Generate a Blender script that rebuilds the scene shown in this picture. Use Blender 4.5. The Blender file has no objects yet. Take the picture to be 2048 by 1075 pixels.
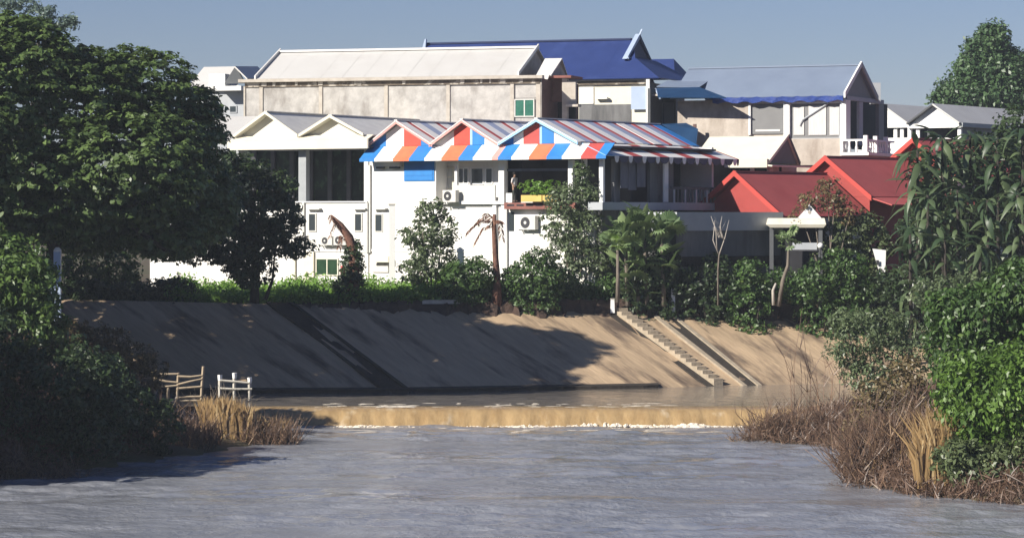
import bpy, math, random
import numpy as np
from mathutils import Vector, Matrix

random.seed(7)
RNG = np.random.default_rng(11)
SC = bpy.context.scene
COL = SC.collection

# ------------------------------------------------------------------ camera, sky, sun, exposure
F, CX, YH, H = 5900.0, 1024.0, 430.0, 10.25      # focal length in photo pixels, centre column, horizon row, eye height
cam_d = bpy.data.cameras.new('camera'); cam = bpy.data.objects.new('camera', cam_d); COL.objects.link(cam)
cam.location = (0, 0, H); cam.rotation_euler = (math.radians(90), 0, 0)
cam_d.sensor_width = 36.0; cam_d.lens = 36.0 * F / 2048.0
cam_d.shift_y = -(1075 / 2 - YH) / 2048.0
cam_d.clip_start = 1.0; cam_d.clip_end = 12000.0
SC.camera = cam

SUN_AZ, SUN_EL = math.radians(54), math.radians(29)   # azimuth measured from behind the camera towards its left
SUN_DIR = Vector((-math.sin(SUN_AZ) * math.cos(SUN_EL), -math.cos(SUN_AZ) * math.cos(SUN_EL), math.sin(SUN_EL)))
W = bpy.data.worlds.new('World'); SC.world = W; W.use_nodes = True
wn, wl = W.node_tree.nodes, W.node_tree.links
sky = wn.new('ShaderNodeTexSky'); sky.sky_type = 'NISHITA'; sky.sun_disc = False
sky.sun_elevation = SUN_EL; sky.sun_rotation = math.atan2(SUN_DIR.x, SUN_DIR.y)
sky.altitude = 0; sky.air_density = 1.0; sky.dust_density = 0.0; sky.ozone_density = 2.5
tint = wn.new('ShaderNodeMixRGB'); tint.blend_type = 'MULTIPLY'; tint.inputs[0].default_value = 1.0
tint.inputs[2].default_value = (0.30, 0.315, 0.44, 1)      # a hazy slate-blue afternoon sky
bg = wn['Background']; bg.inputs['Strength'].default_value = 0.11
wl.new(sky.outputs[0], tint.inputs[1]); wl.new(tint.outputs[0], bg.inputs['Color'])
sun_d = bpy.data.lights.new('sun', 'SUN'); sun_d.energy = 5.0; sun_d.angle = math.radians(0.53); sun_d.color = (1.0, 0.935, 0.835)
sun = bpy.data.objects.new('sun', sun_d); COL.objects.link(sun)
sun.rotation_euler = SUN_DIR.to_track_quat('Z', 'Y').to_euler()
SC.view_settings.view_transform = 'Standard'; SC.view_settings.look = 'None'
SC.view_settings.exposure = 0.62; SC.view_settings.gamma = 1.0; SC.view_settings.use_curve_mapping = False
SC.render.engine = 'CYCLES'
SC.cycles.max_bounces = 4; SC.cycles.diffuse_bounces = 2; SC.cycles.glossy_bounces = 2; SC.cycles.volume_bounces = 0; SC.cycles.transparent_max_bounces = 6

# ------------------------------------------------------------------ helpers
def G(px, D): return Vector(((px - CX) * D / F, D, 0.0))
def ZP(py, D): return H - (py - YH) * D / F
def P(px, py, D): return Vector(((px - CX) * D / F, D, ZP(py, D)))
def lerp(a, b, t): return a + (b - a) * t
def interp(x, xs, ys): return float(np.interp(x, xs, ys))

ORG = {}          # world origin of each object
def tag(o, label, cat=None, group=None, kind=None):
    if label: o['label'] = label
    if cat: o['category'] = cat
    if group: o['group'] = group
    if kind: o['kind'] = kind
    return o
def thing(name, loc, label, cat, group=None):
    o = bpy.data.objects.new(name, None); o.empty_display_size = 0.3; COL.objects.link(o)
    o.location = loc; ORG[o.name] = Vector(loc)
    return tag(o, label, cat, group)
def link(name, me, parent=None, loc=None):
    o = bpy.data.objects.new(name, me); COL.objects.link(o)
    if parent: o.parent = parent
    if loc is not None: o.location = loc
    ORG[o.name] = ORG[parent.name] if parent else Vector(loc or (0, 0, 0))
    return o

class MB:
    def __init__(s): s.v = []; s.f = []; s.uv = None
    def poly(s, pts):
        n = len(s.v); s.v += [tuple(p) for p in pts]; s.f.append(tuple(range(n, n + len(pts)))); return s
    def hexa(s, b, t):                      # bottom ring, top ring
        n = len(s.v); k = len(b); s.v += [tuple(p) for p in b] + [tuple(p) for p in t]
        s.f.append(tuple(n + i for i in reversed(range(k)))); s.f.append(tuple(n + k + i for i in range(k)))
        for i in range(k):
            j = (i + 1) % k; s.f.append((n + i, n + j, n + k + j, n + k + i))
        return s
    def box(s, x0, x1, y0, y1, z0, z1):
        return s.hexa([(x0, y0, z0), (x1, y0, z0), (x1, y1, z0), (x0, y1, z0)], [(x0, y0, z1), (x1, y0, z1), (x1, y1, z1), (x0, y1, z1)])
    def slab(s, pts, th):                   # a thick sheet: pts are its upper face
        pts = [Vector(p) for p in pts]
        n = (pts[1] - pts[0]).cross(pts[2] - pts[0]).normalized()
        if n.z < 0: pts.reverse(); n = -n
        return s.hexa([p - n * th for p in pts], pts)
    def plate(s, pts, back):                # thick polygon: pts front face, back = vector to its rear face
        back = Vector(back); pts = [Vector(p) for p in pts]
        return s.hexa([p + back for p in pts], pts)
    def tube(s, path, rad, k=6, cap=True):
        path = [Vector(p) for p in path]; n0 = len(s.v)
        if not hasattr(rad, '__len__'): rad = [rad] * len(path)
        for i, p in enumerate(path):
            d = (path[min(i + 1, len(path) - 1)] - path[max(i - 1, 0)]).normalized()
            a = d.cross(Vector((0.3, 1, 0.2)) if abs(d.z) > .7 else Vector((0, 0, 1))).normalized(); b = d.cross(a)
            for q in range(k):
                t = 2 * math.pi * q / k; s.v.append(tuple(p + (a * math.cos(t) + b * math.sin(t)) * rad[i]))
        for i in range(len(path) - 1):
            for q in range(k):
                r = (q + 1) % k; A = n0 + i * k
                s.f.append((A + q, A + r, A + k + r, A + k + q))
        if cap:
            s.f.append(tuple(n0 + q for q in reversed(range(k)))); s.f.append(tuple(n0 + (len(path) - 1) * k + q for q in range(k)))
        return s
    def build(s, name, mat, parent=None, loc=None, smooth=False):
        off = ORG[parent.name] if parent else Vector(loc or (0, 0, 0))
        me = bpy.data.meshes.new(name)
        me.from_pydata([(v[0] - off.x, v[1] - off.y, v[2] - off.z) for v in s.v], [], s.f)
        me.materials.append(mat)
        if s.uv is not None:
            u = me.uv_layers.new(name='UVMap')
            for lp in me.loops: u.data[lp.index].uv = s.uv[lp.vertex_index]
        if smooth: me.polygons.foreach_set('use_smooth', [True] * len(me.polygons))
        me.update()
        return link(name, me, parent, None if parent else off)

class Fr:                                    # a building's plan frame: u along its front (to the right), v away from the viewer
    def __init__(s, px, D, deg):
        s.o = G(px, D); a = math.radians(deg)
        s.u = Vector((math.cos(a), -math.sin(a), 0)); s.v = Vector((math.sin(a), math.cos(a), 0))
    def pt(s, u, v, z): p = s.o + s.u * u + s.v * v; return Vector((p.x, p.y, z))
    def U(s, px, v=0.0):
        k = (px - CX) / F; o = s.o + s.v * v
        return (k * o.y - o.x) / (s.u.x - k * s.u.y)
    def V(s, px, u=0.0):
        k = (px - CX) / F; o = s.o + s.u * u
        return (k * o.y - o.x) / (s.v.x - k * s.v.y)
    def Z(s, py, u, v): return ZP(py, s.pt(u, v, 0).y)
    def box(s, mb, u0, u1, v0, v1, z0, z1):
        return mb.hexa([s.pt(u0, v0, z0), s.pt(u1, v0, z0), s.pt(u1, v1, z0), s.pt(u0, v1, z0)],
                       [s.pt(u0, v0, z1), s.pt(u1, v0, z1), s.pt(u1, v1, z1), s.pt(u0, v1, z1)])
    def pbox(s, mb, px0, px1, py0, py1, v, th):   # a box whose front face covers that patch of the facade plane v
        u0, u1 = s.U(px0, v), s.U(px1, v); um = (u0 + u1) / 2
        return s.box(mb, u0, u1, v, v + th, s.Z(py1, um, v), s.Z(py0, um, v))
    def sbox(s, mb, px0, px1, py0, py1, u, th):   # the same on the side plane u (the face that looks to the right)
        v0, v1 = s.V(px0, u), s.V(px1, u); vm = (v0 + v1) / 2
        return s.box(mb, u - th, u, v0, v1, s.Z(py1, u, vm), s.Z(py0, u, vm))

# ------------------------------------------------------------------ materials
def nd(t, ty, **k):
    n = t.nodes.new(ty)
    for a, b in k.items(): setattr(n, a, b)
    return n
def mat(name, c1, c2=None, scale=1.2, stretch=(1, 1, 1), rough=0.8, bump=0.0, bscale=8.0, c3=None, c3scale=0.25, c3lo=0.55, c3hi=0.7, spec=0.3, uv=False, c3stretch=None, metal=0.0):
    m = bpy.data.materials.new(name); m.use_nodes = True; t = m.node_tree; b = t.nodes['Principled BSDF']
    b.inputs['Roughness'].default_value = rough; b.inputs['Specular IOR Level'].default_value = spec; b.inputs['Metallic'].default_value = metal
    if c2 is None: c2 = tuple(x * 0.82 for x in c1)
    tc = nd(t, 'ShaderNodeTexCoord') if uv else nd(t, 'ShaderNodeNewGeometry')
    src = tc.outputs['UV'] if uv else tc.outputs['Position']
    mp = nd(t, 'ShaderNodeMapping'); mp.inputs['Scale'].default_value = stretch; t.links.new(src, mp.inputs[0])
    n = nd(t, 'ShaderNodeTexNoise'); n.inputs['Scale'].default_value = scale; n.inputs['Detail'].default_value = 5; n.inputs['Roughness'].default_value = 0.65
    t.links.new(mp.outputs[0], n.inputs['Vector'])
    r = nd(t, 'ShaderNodeValToRGB'); r.color_ramp.elements[0].position = 0.32; r.color_ramp.elements[1].position = 0.68
    r.color_ramp.elements[0].color = (*c2, 1); r.color_ramp.elements[1].color = (*c1, 1)
    t.links.new(n.outputs['Fac'], r.inputs[0]); out = r.outputs[0]
    if c3 is not None:
        mp3 = nd(t, 'ShaderNodeMapping'); mp3.inputs['Scale'].default_value = c3stretch or stretch; mp3.inputs['Location'].default_value = (3.1, 7.7, 1.3); t.links.new(src, mp3.inputs[0])
        n3 = nd(t, 'ShaderNodeTexNoise'); n3.inputs['Scale'].default_value = c3scale; n3.inputs['Detail'].default_value = 6; n3.inputs['Roughness'].default_value = 0.6
        t.links.new(mp3.outputs[0], n3.inputs['Vector'])
        r3 = nd(t, 'ShaderNodeValToRGB'); r3.color_ramp.elements[0].position = c3lo; r3.color_ramp.elements[1].position = c3hi
        t.links.new(n3.outputs['Fac'], r3.inputs[0])
        mx = nd(t, 'ShaderNodeMixRGB'); mx.inputs[2].default_value = (*c3, 1); t.links.new(r3.outputs[0], mx.inputs[0]); t.links.new(out, mx.inputs[1]); out = mx.outputs[0]
    t.links.new(out, b.inputs['Base Color'])
    if bump:
        nb = nd(t, 'ShaderNodeTexNoise'); nb.inputs['Scale'].default_value = bscale; nb.inputs['Detail'].default_value = 4; t.links.new(mp.outputs[0], nb.inputs['Vector'])
        bp = nd(t, 'ShaderNodeBump'); bp.inputs['Strength'].default_value = bump; bp.inputs['Distance'].default_value = 0.1
        t.links.new(nb.outputs['Fac'], bp.inputs['Height']); t.links.new(bp.outputs[0], b.inputs['Normal'])
    return m
def leafmat(name, ca, cb, cc=None, trans=0.3, rough=0.45):
    m = bpy.data.materials.new(name); m.use_nodes = True; t = m.node_tree; b = t.nodes['Principled BSDF']
    at = nd(t, 'ShaderNodeAttribute', attribute_name='rnd')
    r = nd(t, 'ShaderNodeValToRGB'); e = r.color_ramp.elements; e[0].color = (*ca, 1); e[1].color = (*cb, 1); e[0].position = 0.05; e[1].position = 0.9
    if cc: k = e.new(0.97); k.color = (*cc, 1)
    t.links.new(at.outputs['Fac'], r.inputs[0]); t.links.new(r.outputs[0], b.inputs['Base Color'])
    b.inputs['Roughness'].default_value = rough; b.inputs['Specular IOR Level'].default_value = 0.55
    tr = nd(t, 'ShaderNodeBsdfTranslucent'); hs = nd(t, 'ShaderNodeHueSaturation'); hs.inputs['Value'].default_value = 1.3; hs.inputs['Hue'].default_value = 0.485
    t.links.new(r.outputs[0], hs.inputs['Color']); t.links.new(hs.outputs[0], tr.inputs[0])
    mx = nd(t, 'ShaderNodeMixShader'); mx.inputs[0].default_value = trans
    t.links.new(b.outputs[0], mx.inputs[1]); t.links.new(tr.outputs[0], mx.inputs[2]); t.links.new(mx.outputs[0], t.nodes['Material Output'].inputs[0])
    return m
def glassmat(name, c, rough=0.08):
    m = bpy.data.materials.new(name); m.use_nodes = True; b = m.node_tree.nodes['Principled BSDF']
    b.inputs['Base Color'].default_value = (*c, 1); b.inputs['Roughness'].default_value = rough; b.inputs['Specular IOR Level'].default_value = 0.5
    return m

M = {}
M['white'] = mat('white_paint', (.80, .79, .75), (.74, .72, .68), .8, c3=(.55, .52, .46), c3scale=.5, c3stretch=(1, 1, .35), c3lo=.60, c3hi=.82)
M['white_clean'] = mat('clean_white_paint', (.80, .80, .78), (.76, .76, .74), 2)
M['cream'] = mat('cream_paint', (.74, .70, .58), (.68, .64, .52), 1.0, c3=(.50, .46, .36), c3scale=.6, c3lo=.62, c3hi=.85)
M['plaster'] = mat('bare_plaster', (.50, .48, .45), (.35, .335, .315), 1.6, c3=(.22, .20, .18), c3scale=.8, c3stretch=(1, 1, .55), c3lo=.52, c3hi=.74, bump=.25, rough=.9)
M['plaster_tan'] = mat('tan_plaster', (.55, .49, .425), (.40, .35, .30), .9, c3=(.26, .21, .17), c3scale=.6, c3stretch=(1, 1, .35), c3lo=.5, c3hi=.75, bump=.25, rough=.9)
M['plaster_trim'] = mat('plaster_trim', (.50, .46, .40), (.38, .34, .29), 2.0, rough=.9)
M['rust'] = mat('rusty_stained_beam', (.17, .135, .10), (.08, .065, .05), 3, c3=(.42, .38, .32), c3scale=1.1, c3lo=.52, c3hi=.6)
M['sheet_grey'] = mat('grey_metal_sheet', (.58, .57, .545), (.54, .53, .505), .5, stretch=(1, 1, 1), rough=.55, spec=.4, c3=(.50, .48, .45), c3scale=.35, c3lo=.5, c3hi=.8)
M['sheet_bright'] = mat('bright_metal_sheet', (.72, .71, .68), (.60, .59, .57), 1.5, rough=.5)
M['navy'] = mat('navy_roof_paint', (.028, .05, .17), (.022, .04, .145), .6, rough=.5, spec=.4, c3=(.035, .06, .19), c3scale=.5)
M['navy_dark'] = mat('dark_navy_trim', (.02, .035, .10), (.015, .025, .08), 1, rough=.6)
M['bluegrey'] = mat('blue_grey_roof_sheet', (.19, .235, .315), (.165, .205, .28), .5, rough=.5, spec=.4)
M['blue_tarp'] = mat('blue_tarpaulin', (.035, .075, .30), (.022, .045, .20), 2.2, rough=.5, bump=.6, bscale=3)
M['blue_sheet'] = mat('blue_tin_sheet', (.014, .05, .12), (.009, .035, .09), 1.2, rough=.45)
M['s_blue'] = mat('stripe_blue_paint', (.035, .22, .56), (.03, .18, .48), 1.5, rough=.5)
M['s_red'] = mat('stripe_red_paint', (.62, .09, .06), (.50, .07, .05), 1.5, rough=.5)
M['s_orange'] = mat('stripe_orange_paint', (.72, .20, .09), (.62, .16, .08), 1.5, rough=.5)
M['s_maroon'] = mat('stripe_maroon_paint', (.50, .085, .075), (.40, .07, .062), 1.5, rough=.5)
M['s_white'] = mat('stripe_white_paint', (.84, .82, .79), (.74, .72, .69), 1.2, rough=.5)
M['s_grey'] = mat('stripe_grey_paint', (.36, .41, .56), (.30, .34, .47), 1.2, rough=.5)
M['s_dark'] = mat('stripe_dark_blue', (.05, .055, .10), (.04, .04, .08), 1.5, rough=.5)
M['s_pink'] = mat('faded_pink_trim', (.72, .38, .34), (.62, .30, .27), 1.5)
M['s_lblue'] = mat('light_blue_trim', (.36, .58, .78), (.28, .48, .70), 1.5)
M['red_roof'] = mat('red_roof_paint', (.43, .095, .085), (.37, .082, .074), .7, rough=.55, spec=.35, c3=(.36, .07, .062), c3scale=.4)
M['red_trim'] = mat('bright_red_trim', (.48, .07, .055), (.43, .062, .05), 1.2, rough=.5)
M['red_wall'] = mat('red_gable_board', (.34, .055, .048), (.30, .048, .042), 1.2, rough=.6)
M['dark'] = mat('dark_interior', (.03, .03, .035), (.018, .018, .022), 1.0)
M['dark_brown'] = mat('brown_panel', (.16, .095, .08), (.11, .065, .055), 1.5)
M['grey_panel'] = mat('grey_shutter', (.21, .21, .21), (.185, .185, .185), 1.2, rough=.6)
M['grey_dark'] = mat('dark_grey_board', (.10, .105, .11), (.08, .085, .09), 1.2)
M['grey_cloth'] = mat('grey_cloth', (.16, .17, .20), (.11, .12, .15), 2.0, stretch=(1, 1, .3))
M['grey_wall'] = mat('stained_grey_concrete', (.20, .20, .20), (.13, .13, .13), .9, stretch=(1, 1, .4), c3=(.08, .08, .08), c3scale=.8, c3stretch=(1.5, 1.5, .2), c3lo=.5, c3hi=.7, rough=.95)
M['grey_light'] = mat('pale_grey_paint', (.42, .44, .46), (.36, .38, .40), 1.0)
M['gable_grey'] = mat('grey_green_gable_board', (.15, .16, .155), (.12, .13, .125), 1.0)
M['bluewhite'] = mat('pale_blue_sheet', (.40, .48, .62), (.35, .43, .56), 1.0, rough=.5)
M['net'] = mat('dark_green_shade_net', (.012, .022, .015), (.004, .007, .006), 1.8, stretch=(1, 1, .7), c3=(.03, .055, .03), c3scale=2.6, c3lo=.54, c3hi=.62)
M['glass'] = glassmat('window_glass', (.035, .045, .05))
M['glass_green'] = mat('green_tinted_glass', (.05, .17, .12), (.03, .11, .08), 2.5, rough=.12, spec=.5)
M['glass_leaf'] = mat('dark_green_glass', (.03, .07, .035), (.015, .035, .02), 2.5, rough=.12, spec=.5)
M['curtain'] = mat('white_curtain', (.66, .65, .62), (.52, .51, .49), 5, stretch=(4, 4, .2))
M['metal'] = mat('grey_painted_steel', (.36, .38, .39), (.30, .32, .33), 2, rough=.5)
M['metal_dark'] = mat('dark_steel', (.05, .05, .055), (.035, .035, .04), 2, rough=.5)
M['beam_red'] = mat('brown_red_beam', (.26, .11, .09), (.19, .075, .06), 1.5)
M['yellow'] = mat('yellow_trough', (.62, .45, .14), (.55, .38, .12), 2)
M['plastic'] = mat('off_white_casing', (.62, .61, .57), (.55, .54, .5), 2, rough=.5)
M['concrete_bank'] = mat('bank_concrete', (.50, .37, .235), (.37, .27, .175), 2.2, stretch=(9, 1.3, 1), uv=True, bump=.35, bscale=6, rough=.95, c3=(.11, .08, .06), c3scale=2.0, c3stretch=(3.8, .85, 1), c3lo=.50, c3hi=.66)
M['concrete'] = mat('worn_concrete', (.42, .35, .26), (.30, .25, .185), 2.5, rough=.95, bump=.3)
M['concrete_dark'] = mat('dark_concrete', (.055, .045, .036), (.03, .026, .022), 2.0, rough=.95, bump=.4)  # plain dark concrete; beside the stairs its darkness is painted shade
M['soil'] = mat('dark_red_soil', (.085, .055, .042), (.05, .035, .028), 1.5, rough=1, bump=.8, bscale=4)
M['white_kerb'] = mat('weathered_white_kerb', (.55, .52, .46), (.40, .38, .33), 2.5)
M['wood_pale'] = mat('bleached_wood', (.42, .34, .24), (.30, .24, .17), 4, rough=.9)
M['bark'] = mat('dark_bark', (.05, .042, .034), (.03, .026, .022), 4, stretch=(1, 1, .3), bump=.6, rough=.95)
M['bark_grey'] = mat('grey_bark', (.20, .17, .14), (.12, .10, .08), 4, stretch=(1, 1, .3), bump=.5, rough=.95)
M['bark_red'] = mat('dead_palm_bark', (.20, .10, .07), (.11, .06, .045), 4, bump=.5, rough=.95)
M['bark_pale'] = mat('pale_bare_branch', (.50, .46, .40), (.38, .34, .30), 4, rough=.9)
M['l_rain'] = leafmat('rain_tree_leaf', (.045, .08, .026), (.15, .225, .065), (.23, .31, .09), .28)
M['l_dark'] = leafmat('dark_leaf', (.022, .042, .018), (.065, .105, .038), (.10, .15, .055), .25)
M['l_mid'] = leafmat('mid_green_leaf', (.035, .075, .022), (.10, .18, .045), (.15, .23, .06), .28)
M['l_fresh'] = leafmat('fresh_leaf', (.05, .10, .025), (.15, .24, .055), (.24, .32, .09), .3)
M['l_bright'] = leafmat('bright_leaf', (.06, .12, .02), (.15, .26, .045), (.24, .36, .08), .32)
M['l_olive'] = leafmat('olive_leaf', (.055, .08, .034), (.14, .18, .075), (.20, .23, .10), .25)
M['l_greygreen'] = leafmat('grey_green_leaf', (.065, .095, .045), (.17, .225, .105), (.30, .34, .19), .25)
M['l_far'] = leafmat('far_tree_leaf', (.04, .085, .035), (.10, .175, .065), None, .25)
M['l_pale'] = leafmat('pale_wispy_leaf', (.14, .20, .17), (.20, .27, .22), None, .4)
M['l_palm'] = leafmat('palm_leaf', (.07, .12, .045), (.20, .29, .12), (.34, .42, .20), .3)
M['l_lime'] = leafmat('lime_palm_leaf', (.15, .25, .05), (.24, .36, .09), None, .3)
M['l_banana'] = leafmat('banana_leaf', (.045, .08, .035), (.135, .185, .085), (.26, .26, .12), .3)
M['l_grass'] = leafmat('lush_grass_blade', (.09, .19, .025), (.21, .39, .06), (.30, .48, .10), .35)
M['l_dry'] = leafmat('dry_reed', (.20, .13, .06), (.46, .31, .14), (.56, .42, .22), .2)
M['l_drybrown'] = leafmat('dry_brown_twig', (.06, .036, .026), (.18, .11, .07), (.30, .20, .12), .1)
M['l_dead'] = leafmat('dead_frond', (.15, .07, .045), (.30, .16, .10), None, .15)
M['l_dryolive'] = leafmat('dry_olive_leaf', (.10, .075, .035), (.22, .17, .08), (.12, .14, .06), .2)
M['shirt'] = mat('white_shirt', (.72, .68, .66), (.62, .58, .56), 3)
M['trousers'] = mat('dark_trousers', (.06, .065, .06), (.04, .045, .04), 3)
M['skin'] = mat('skin', (.30, .18, .12), (.27, .16, .11), 3)
M['hair'] = mat('dark_hair', (.02, .018, .016), (.015, .012, .01), 3)
M['ground'] = mat('bank_soil', (.13, .095, .06), (.075, .058, .04), .8, rough=1, c3=(.075, .08, .035), c3scale=.15, c3lo=.45, c3hi=.6, bump=.5, bscale=3)
# ------------------------------------------------------------------ the setting: terrain, river, weir, concrete bank
Z_UP = 0.85                                     # level of the pool above the weir; the river below it is at 0
BOT = [(-500, 155.5), (250, 156.2), (500, 156.2), (820, 156.7), (1290, 160.5), (1435, 162.6), (1510, 163.4), (1650, 164.6), (1900, 166), (2300, 168), (3200, 172)]
BX = [(p - CX) * d / F for p, d in BOT]; BD = [d for p, d in BOT]
SHIFT = ([-500, 500, 820, 1435, 1510, 1900, 3200], [-240, -240, -236, -205, -172, -180, -180])
def bank_col(px):                                # one column of the bank: its foot at the water and its head
    d = interp(px, [b[0] for b in BOT], BD)
    foot = Vector(((px - CX) * d / F, d, Z_UP))
    tp = px + interp(px, *SHIFT); dt = d + 9.0
    ty = interp(tp, [-700, 0, 160, 580, 850, 930, 1230, 1340, 1640, 2300, 3000], [585, 594, 599, 608, 617, 622, 622, 630, 639, 650, 650])
    return foot, Vector(((tp - CX) * dt / F, dt, ZP(ty, dt)))
PXS = np.arange(-480, 3001, 12)
cols = [bank_col(p) for p in PXS]
HX = np.array([c[1].x for c in cols]); HD = np.array([c[1].y for c in cols]); HZ = np.array([c[1].z for c in cols])
FX = np.array([c[0].x for c in cols]); FD = np.array([c[0].y for c in cols])
GROUND_Z = 5.25

LW = ([-60, 60, 94, 106, 114, 123, 128, 131.5, 136, 144, 156, 170], [-24, -22, -21, -20.6, -19.6, -14.6, -11.5, -9.8, -10.5, -11.6, -14.2, -16])
RW = ([-60, 60, 94, 102, 105, 108, 112, 115, 120, 126, 131, 133.2, 135, 139, 144, 147], [30, 26, 23, 20.5, 17, 14.6, 12.9, 12.9, 13.6, 14.0, 13.6, 11.0, 10.4, 11.4, 11.9, 14])
def terrain(x, y):
    fy, hy, hz = np.interp(x, FX, FD), np.interp(x, HX, HD), np.interp(x, HX, HZ)
    t = (y - fy) / np.maximum(hy - fy, 3.0)
    z_far = np.where(t > 1.0, np.minimum(GROUND_Z, hz - 0.03 + np.maximum(0, (y - hy) - 0.15) * 3.0), -1.0 + np.clip(t, 0, 1) * (hz - 0.6 + 1.0) - 0.25)
    z_far = np.where(t <= 0, -1.2, z_far)
    xl = np.interp(y, *LW)
    dl = xl - x; z_l = np.clip(-0.25 + np.minimum(dl, 0) * .5 + np.maximum(dl, 0) * np.interp(y, [60, 115, 122, 130, 148], [.55, .6, .35, .13, .13]) + np.maximum(0, dl - np.interp(y, [115, 122, 130, 148], [0, 3, 6, 5.5])) * np.interp(y, [115, 122, 130], [0, .3, .6]), -1.2, 5.6)
    z_r = np.clip(-0.25 + (x - np.interp(y, *RW)) * np.interp(y, [90, 110, 130, 145], [.5, .40, .28, .2]), -1.2, np.interp(y, [60, 120, 138, 146, 150], [4.5, 3.8, 2.2, .9, -1.2]))
    n = 0.12 * np.sin(x * 1.7 + y * .6) * np.cos(y * 1.1 - x * .4)
    land = np.maximum(z_l, np.where(y < 150, z_r, -1.2))
    land = np.where(land > -0.2, land + n, land)
    return np.maximum(z_far, np.where((y < fy + 3), land, np.where(x < xl - 4, np.minimum(land, z_far + .05), -1.2)))
def gz(x, y): return float(terrain(np.array([float(x)]), np.array([float(y)]))[0])
gx = np.unique(np.concatenate([np.linspace(-5000, -120, 12), np.linspace(-120, -40, 30), np.linspace(-40, 40, 161), np.linspace(40, 120, 30), np.linspace(120, 5000, 12)]))
gy = np.unique(np.concatenate([np.linspace(-600, 60, 14), np.linspace(60, 90, 20), np.linspace(90, 180, 226), np.linspace(180, 300, 30), np.linspace(300, 9000, 14)]))
XX, YY = np.meshgrid(gx, gy); ZZ = terrain(XX, YY)
nx, ny = len(gx), len(gy)
gm = bpy.data.meshes.new('ground')
idx = np.arange(nx * ny).reshape(ny, nx)
gm.from_pydata(np.stack([XX, YY, ZZ], -1).reshape(-1, 3).tolist(), [], np.stack([idx[:-1, :-1], idx[:-1, 1:], idx[1:, 1:], idx[1:, :-1]], -1).reshape(-1, 4).tolist())
gm.materials.append(M['ground']); gm.polygons.foreach_set('use_smooth', [True] * len(gm.polygons))
tag(link('ground', gm), None, None, None, 'structure')

def water_mat(name, base, base2, calm_lo, calm_hi, bump_hi, bump_lo, scale=1.0, rough=.10, stretch=(1, 1, 1)):
    m = bpy.data.materials.new(name); m.use_nodes = True; t = m.node_tree; b = t.nodes['Principled BSDF']; L = t.links
    g = nd(t, 'ShaderNodeNewGeometry')
    mp = nd(t, 'ShaderNodeMapping'); mp.inputs['Scale'].default_value = (0.06, 0.22, 1); L.new(g.outputs['Position'], mp.inputs[0])
    pn = nd(t, 'ShaderNodeTexNoise'); pn.inputs['Scale'].default_value = 1.0; pn.inputs['Detail'].default_value = 4; pn.inputs['Distortion'].default_value = .6; L.new(mp.outputs[0], pn.inputs['Vector'])
    pr = nd(t, 'ShaderNodeMapRange'); pr.inputs['From Min'].default_value = calm_lo; pr.inputs['From Max'].default_value = calm_hi; L.new(pn.outputs['Fac'], pr.inputs['Value'])
    mp2 = nd(t, 'ShaderNodeMapping'); mp2.inputs['Scale'].default_value = stretch; L.new(g.outputs['Position'], mp2.inputs[0])
    hs = []
    for sc, de in ((0.55 * scale, 5), (2.6 * scale, 3)):
        n = nd(t, 'ShaderNodeTexNoise'); n.inputs['Scale'].default_value = sc; n.inputs['Detail'].default_value = de; n.inputs['Roughness'].default_value = .6; L.new(mp2.outputs[0], n.inputs['Vector']); hs.append(n)
    ad = nd(t, 'ShaderNodeMath', operation='MULTIPLY_ADD'); ad.inputs[1].default_value = .35; L.new(hs[1].outputs['Fac'], ad.inputs[0]); L.new(hs[0].outputs['Fac'], ad.inputs[2])
    st = nd(t, 'ShaderNodeMapRange'); st.inputs['To Min'].default_value = bump_lo; st.inputs['To Max'].default_value = bump_hi; L.new(pr.outputs[0], st.inputs['Value'])
    bp = nd(t, 'ShaderNodeBump'); bp.inputs['Distance'].default_value = .8; L.new(st.outputs[0], bp.inputs['Strength']); L.new(ad.outputs[0], bp.inputs['Height']); L.new(bp.outputs[0], b.inputs['Normal'])
    cn = nd(t, 'ShaderNodeTexNoise'); cn.inputs['Scale'].default_value = .5; cn.inputs['Detail'].default_value = 6; L.new(mp2.outputs[0], cn.inputs['Vector'])
    cr = nd(t, 'ShaderNodeValToRGB'); cr.color_ramp.elements[0].position = .35; cr.color_ramp.elements[1].position = .65; cr.color_ramp.elements[0].color = (*base2, 1); cr.color_ramp.elements[1].color = (*base, 1)
    L.new(cn.outputs['Fac'], cr.inputs[0]); L.new(cr.outputs[0], b.inputs['Base Color'])
    rm = nd(t, 'ShaderNodeMapRange'); rm.inputs['To Min'].default_value = rough * .3; rm.inputs['To Max'].default_value = rough; L.new(pr.outputs[0], rm.inputs['Value']); L.new(rm.outputs[0], b.inputs['Roughness']); b.inputs['IOR'].default_value = 1.38; b.inputs['Specular IOR Level'].default_value = .5
    return m
M['water_low'] = water_mat('muddy_river_water', (.25, .26, .285), (.19, .20, .225), .40, .55, .30, .12, rough=.28)
M['water_up'] = water_mat('muddy_pool_water', (.22, .195, .165), (.18, .16, .135), .30, .45, .10, .03, scale=1.3, rough=.06)
M['water_fall'] = mat('silty_falling_water', (.40, .28, .14), (.30, .20, .095), 1.2, stretch=(1.4, 1, .5), rough=.2, bump=.5, bscale=2.5, spec=.5, c3=(.56, .47, .34), c3scale=.7, c3stretch=(1.2, 1, .6), c3lo=.58, c3hi=.76)
M['foam'] = mat('white_river_foam', (.78, .72, .62), (.62, .53, .40), 4, rough=.7)

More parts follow.
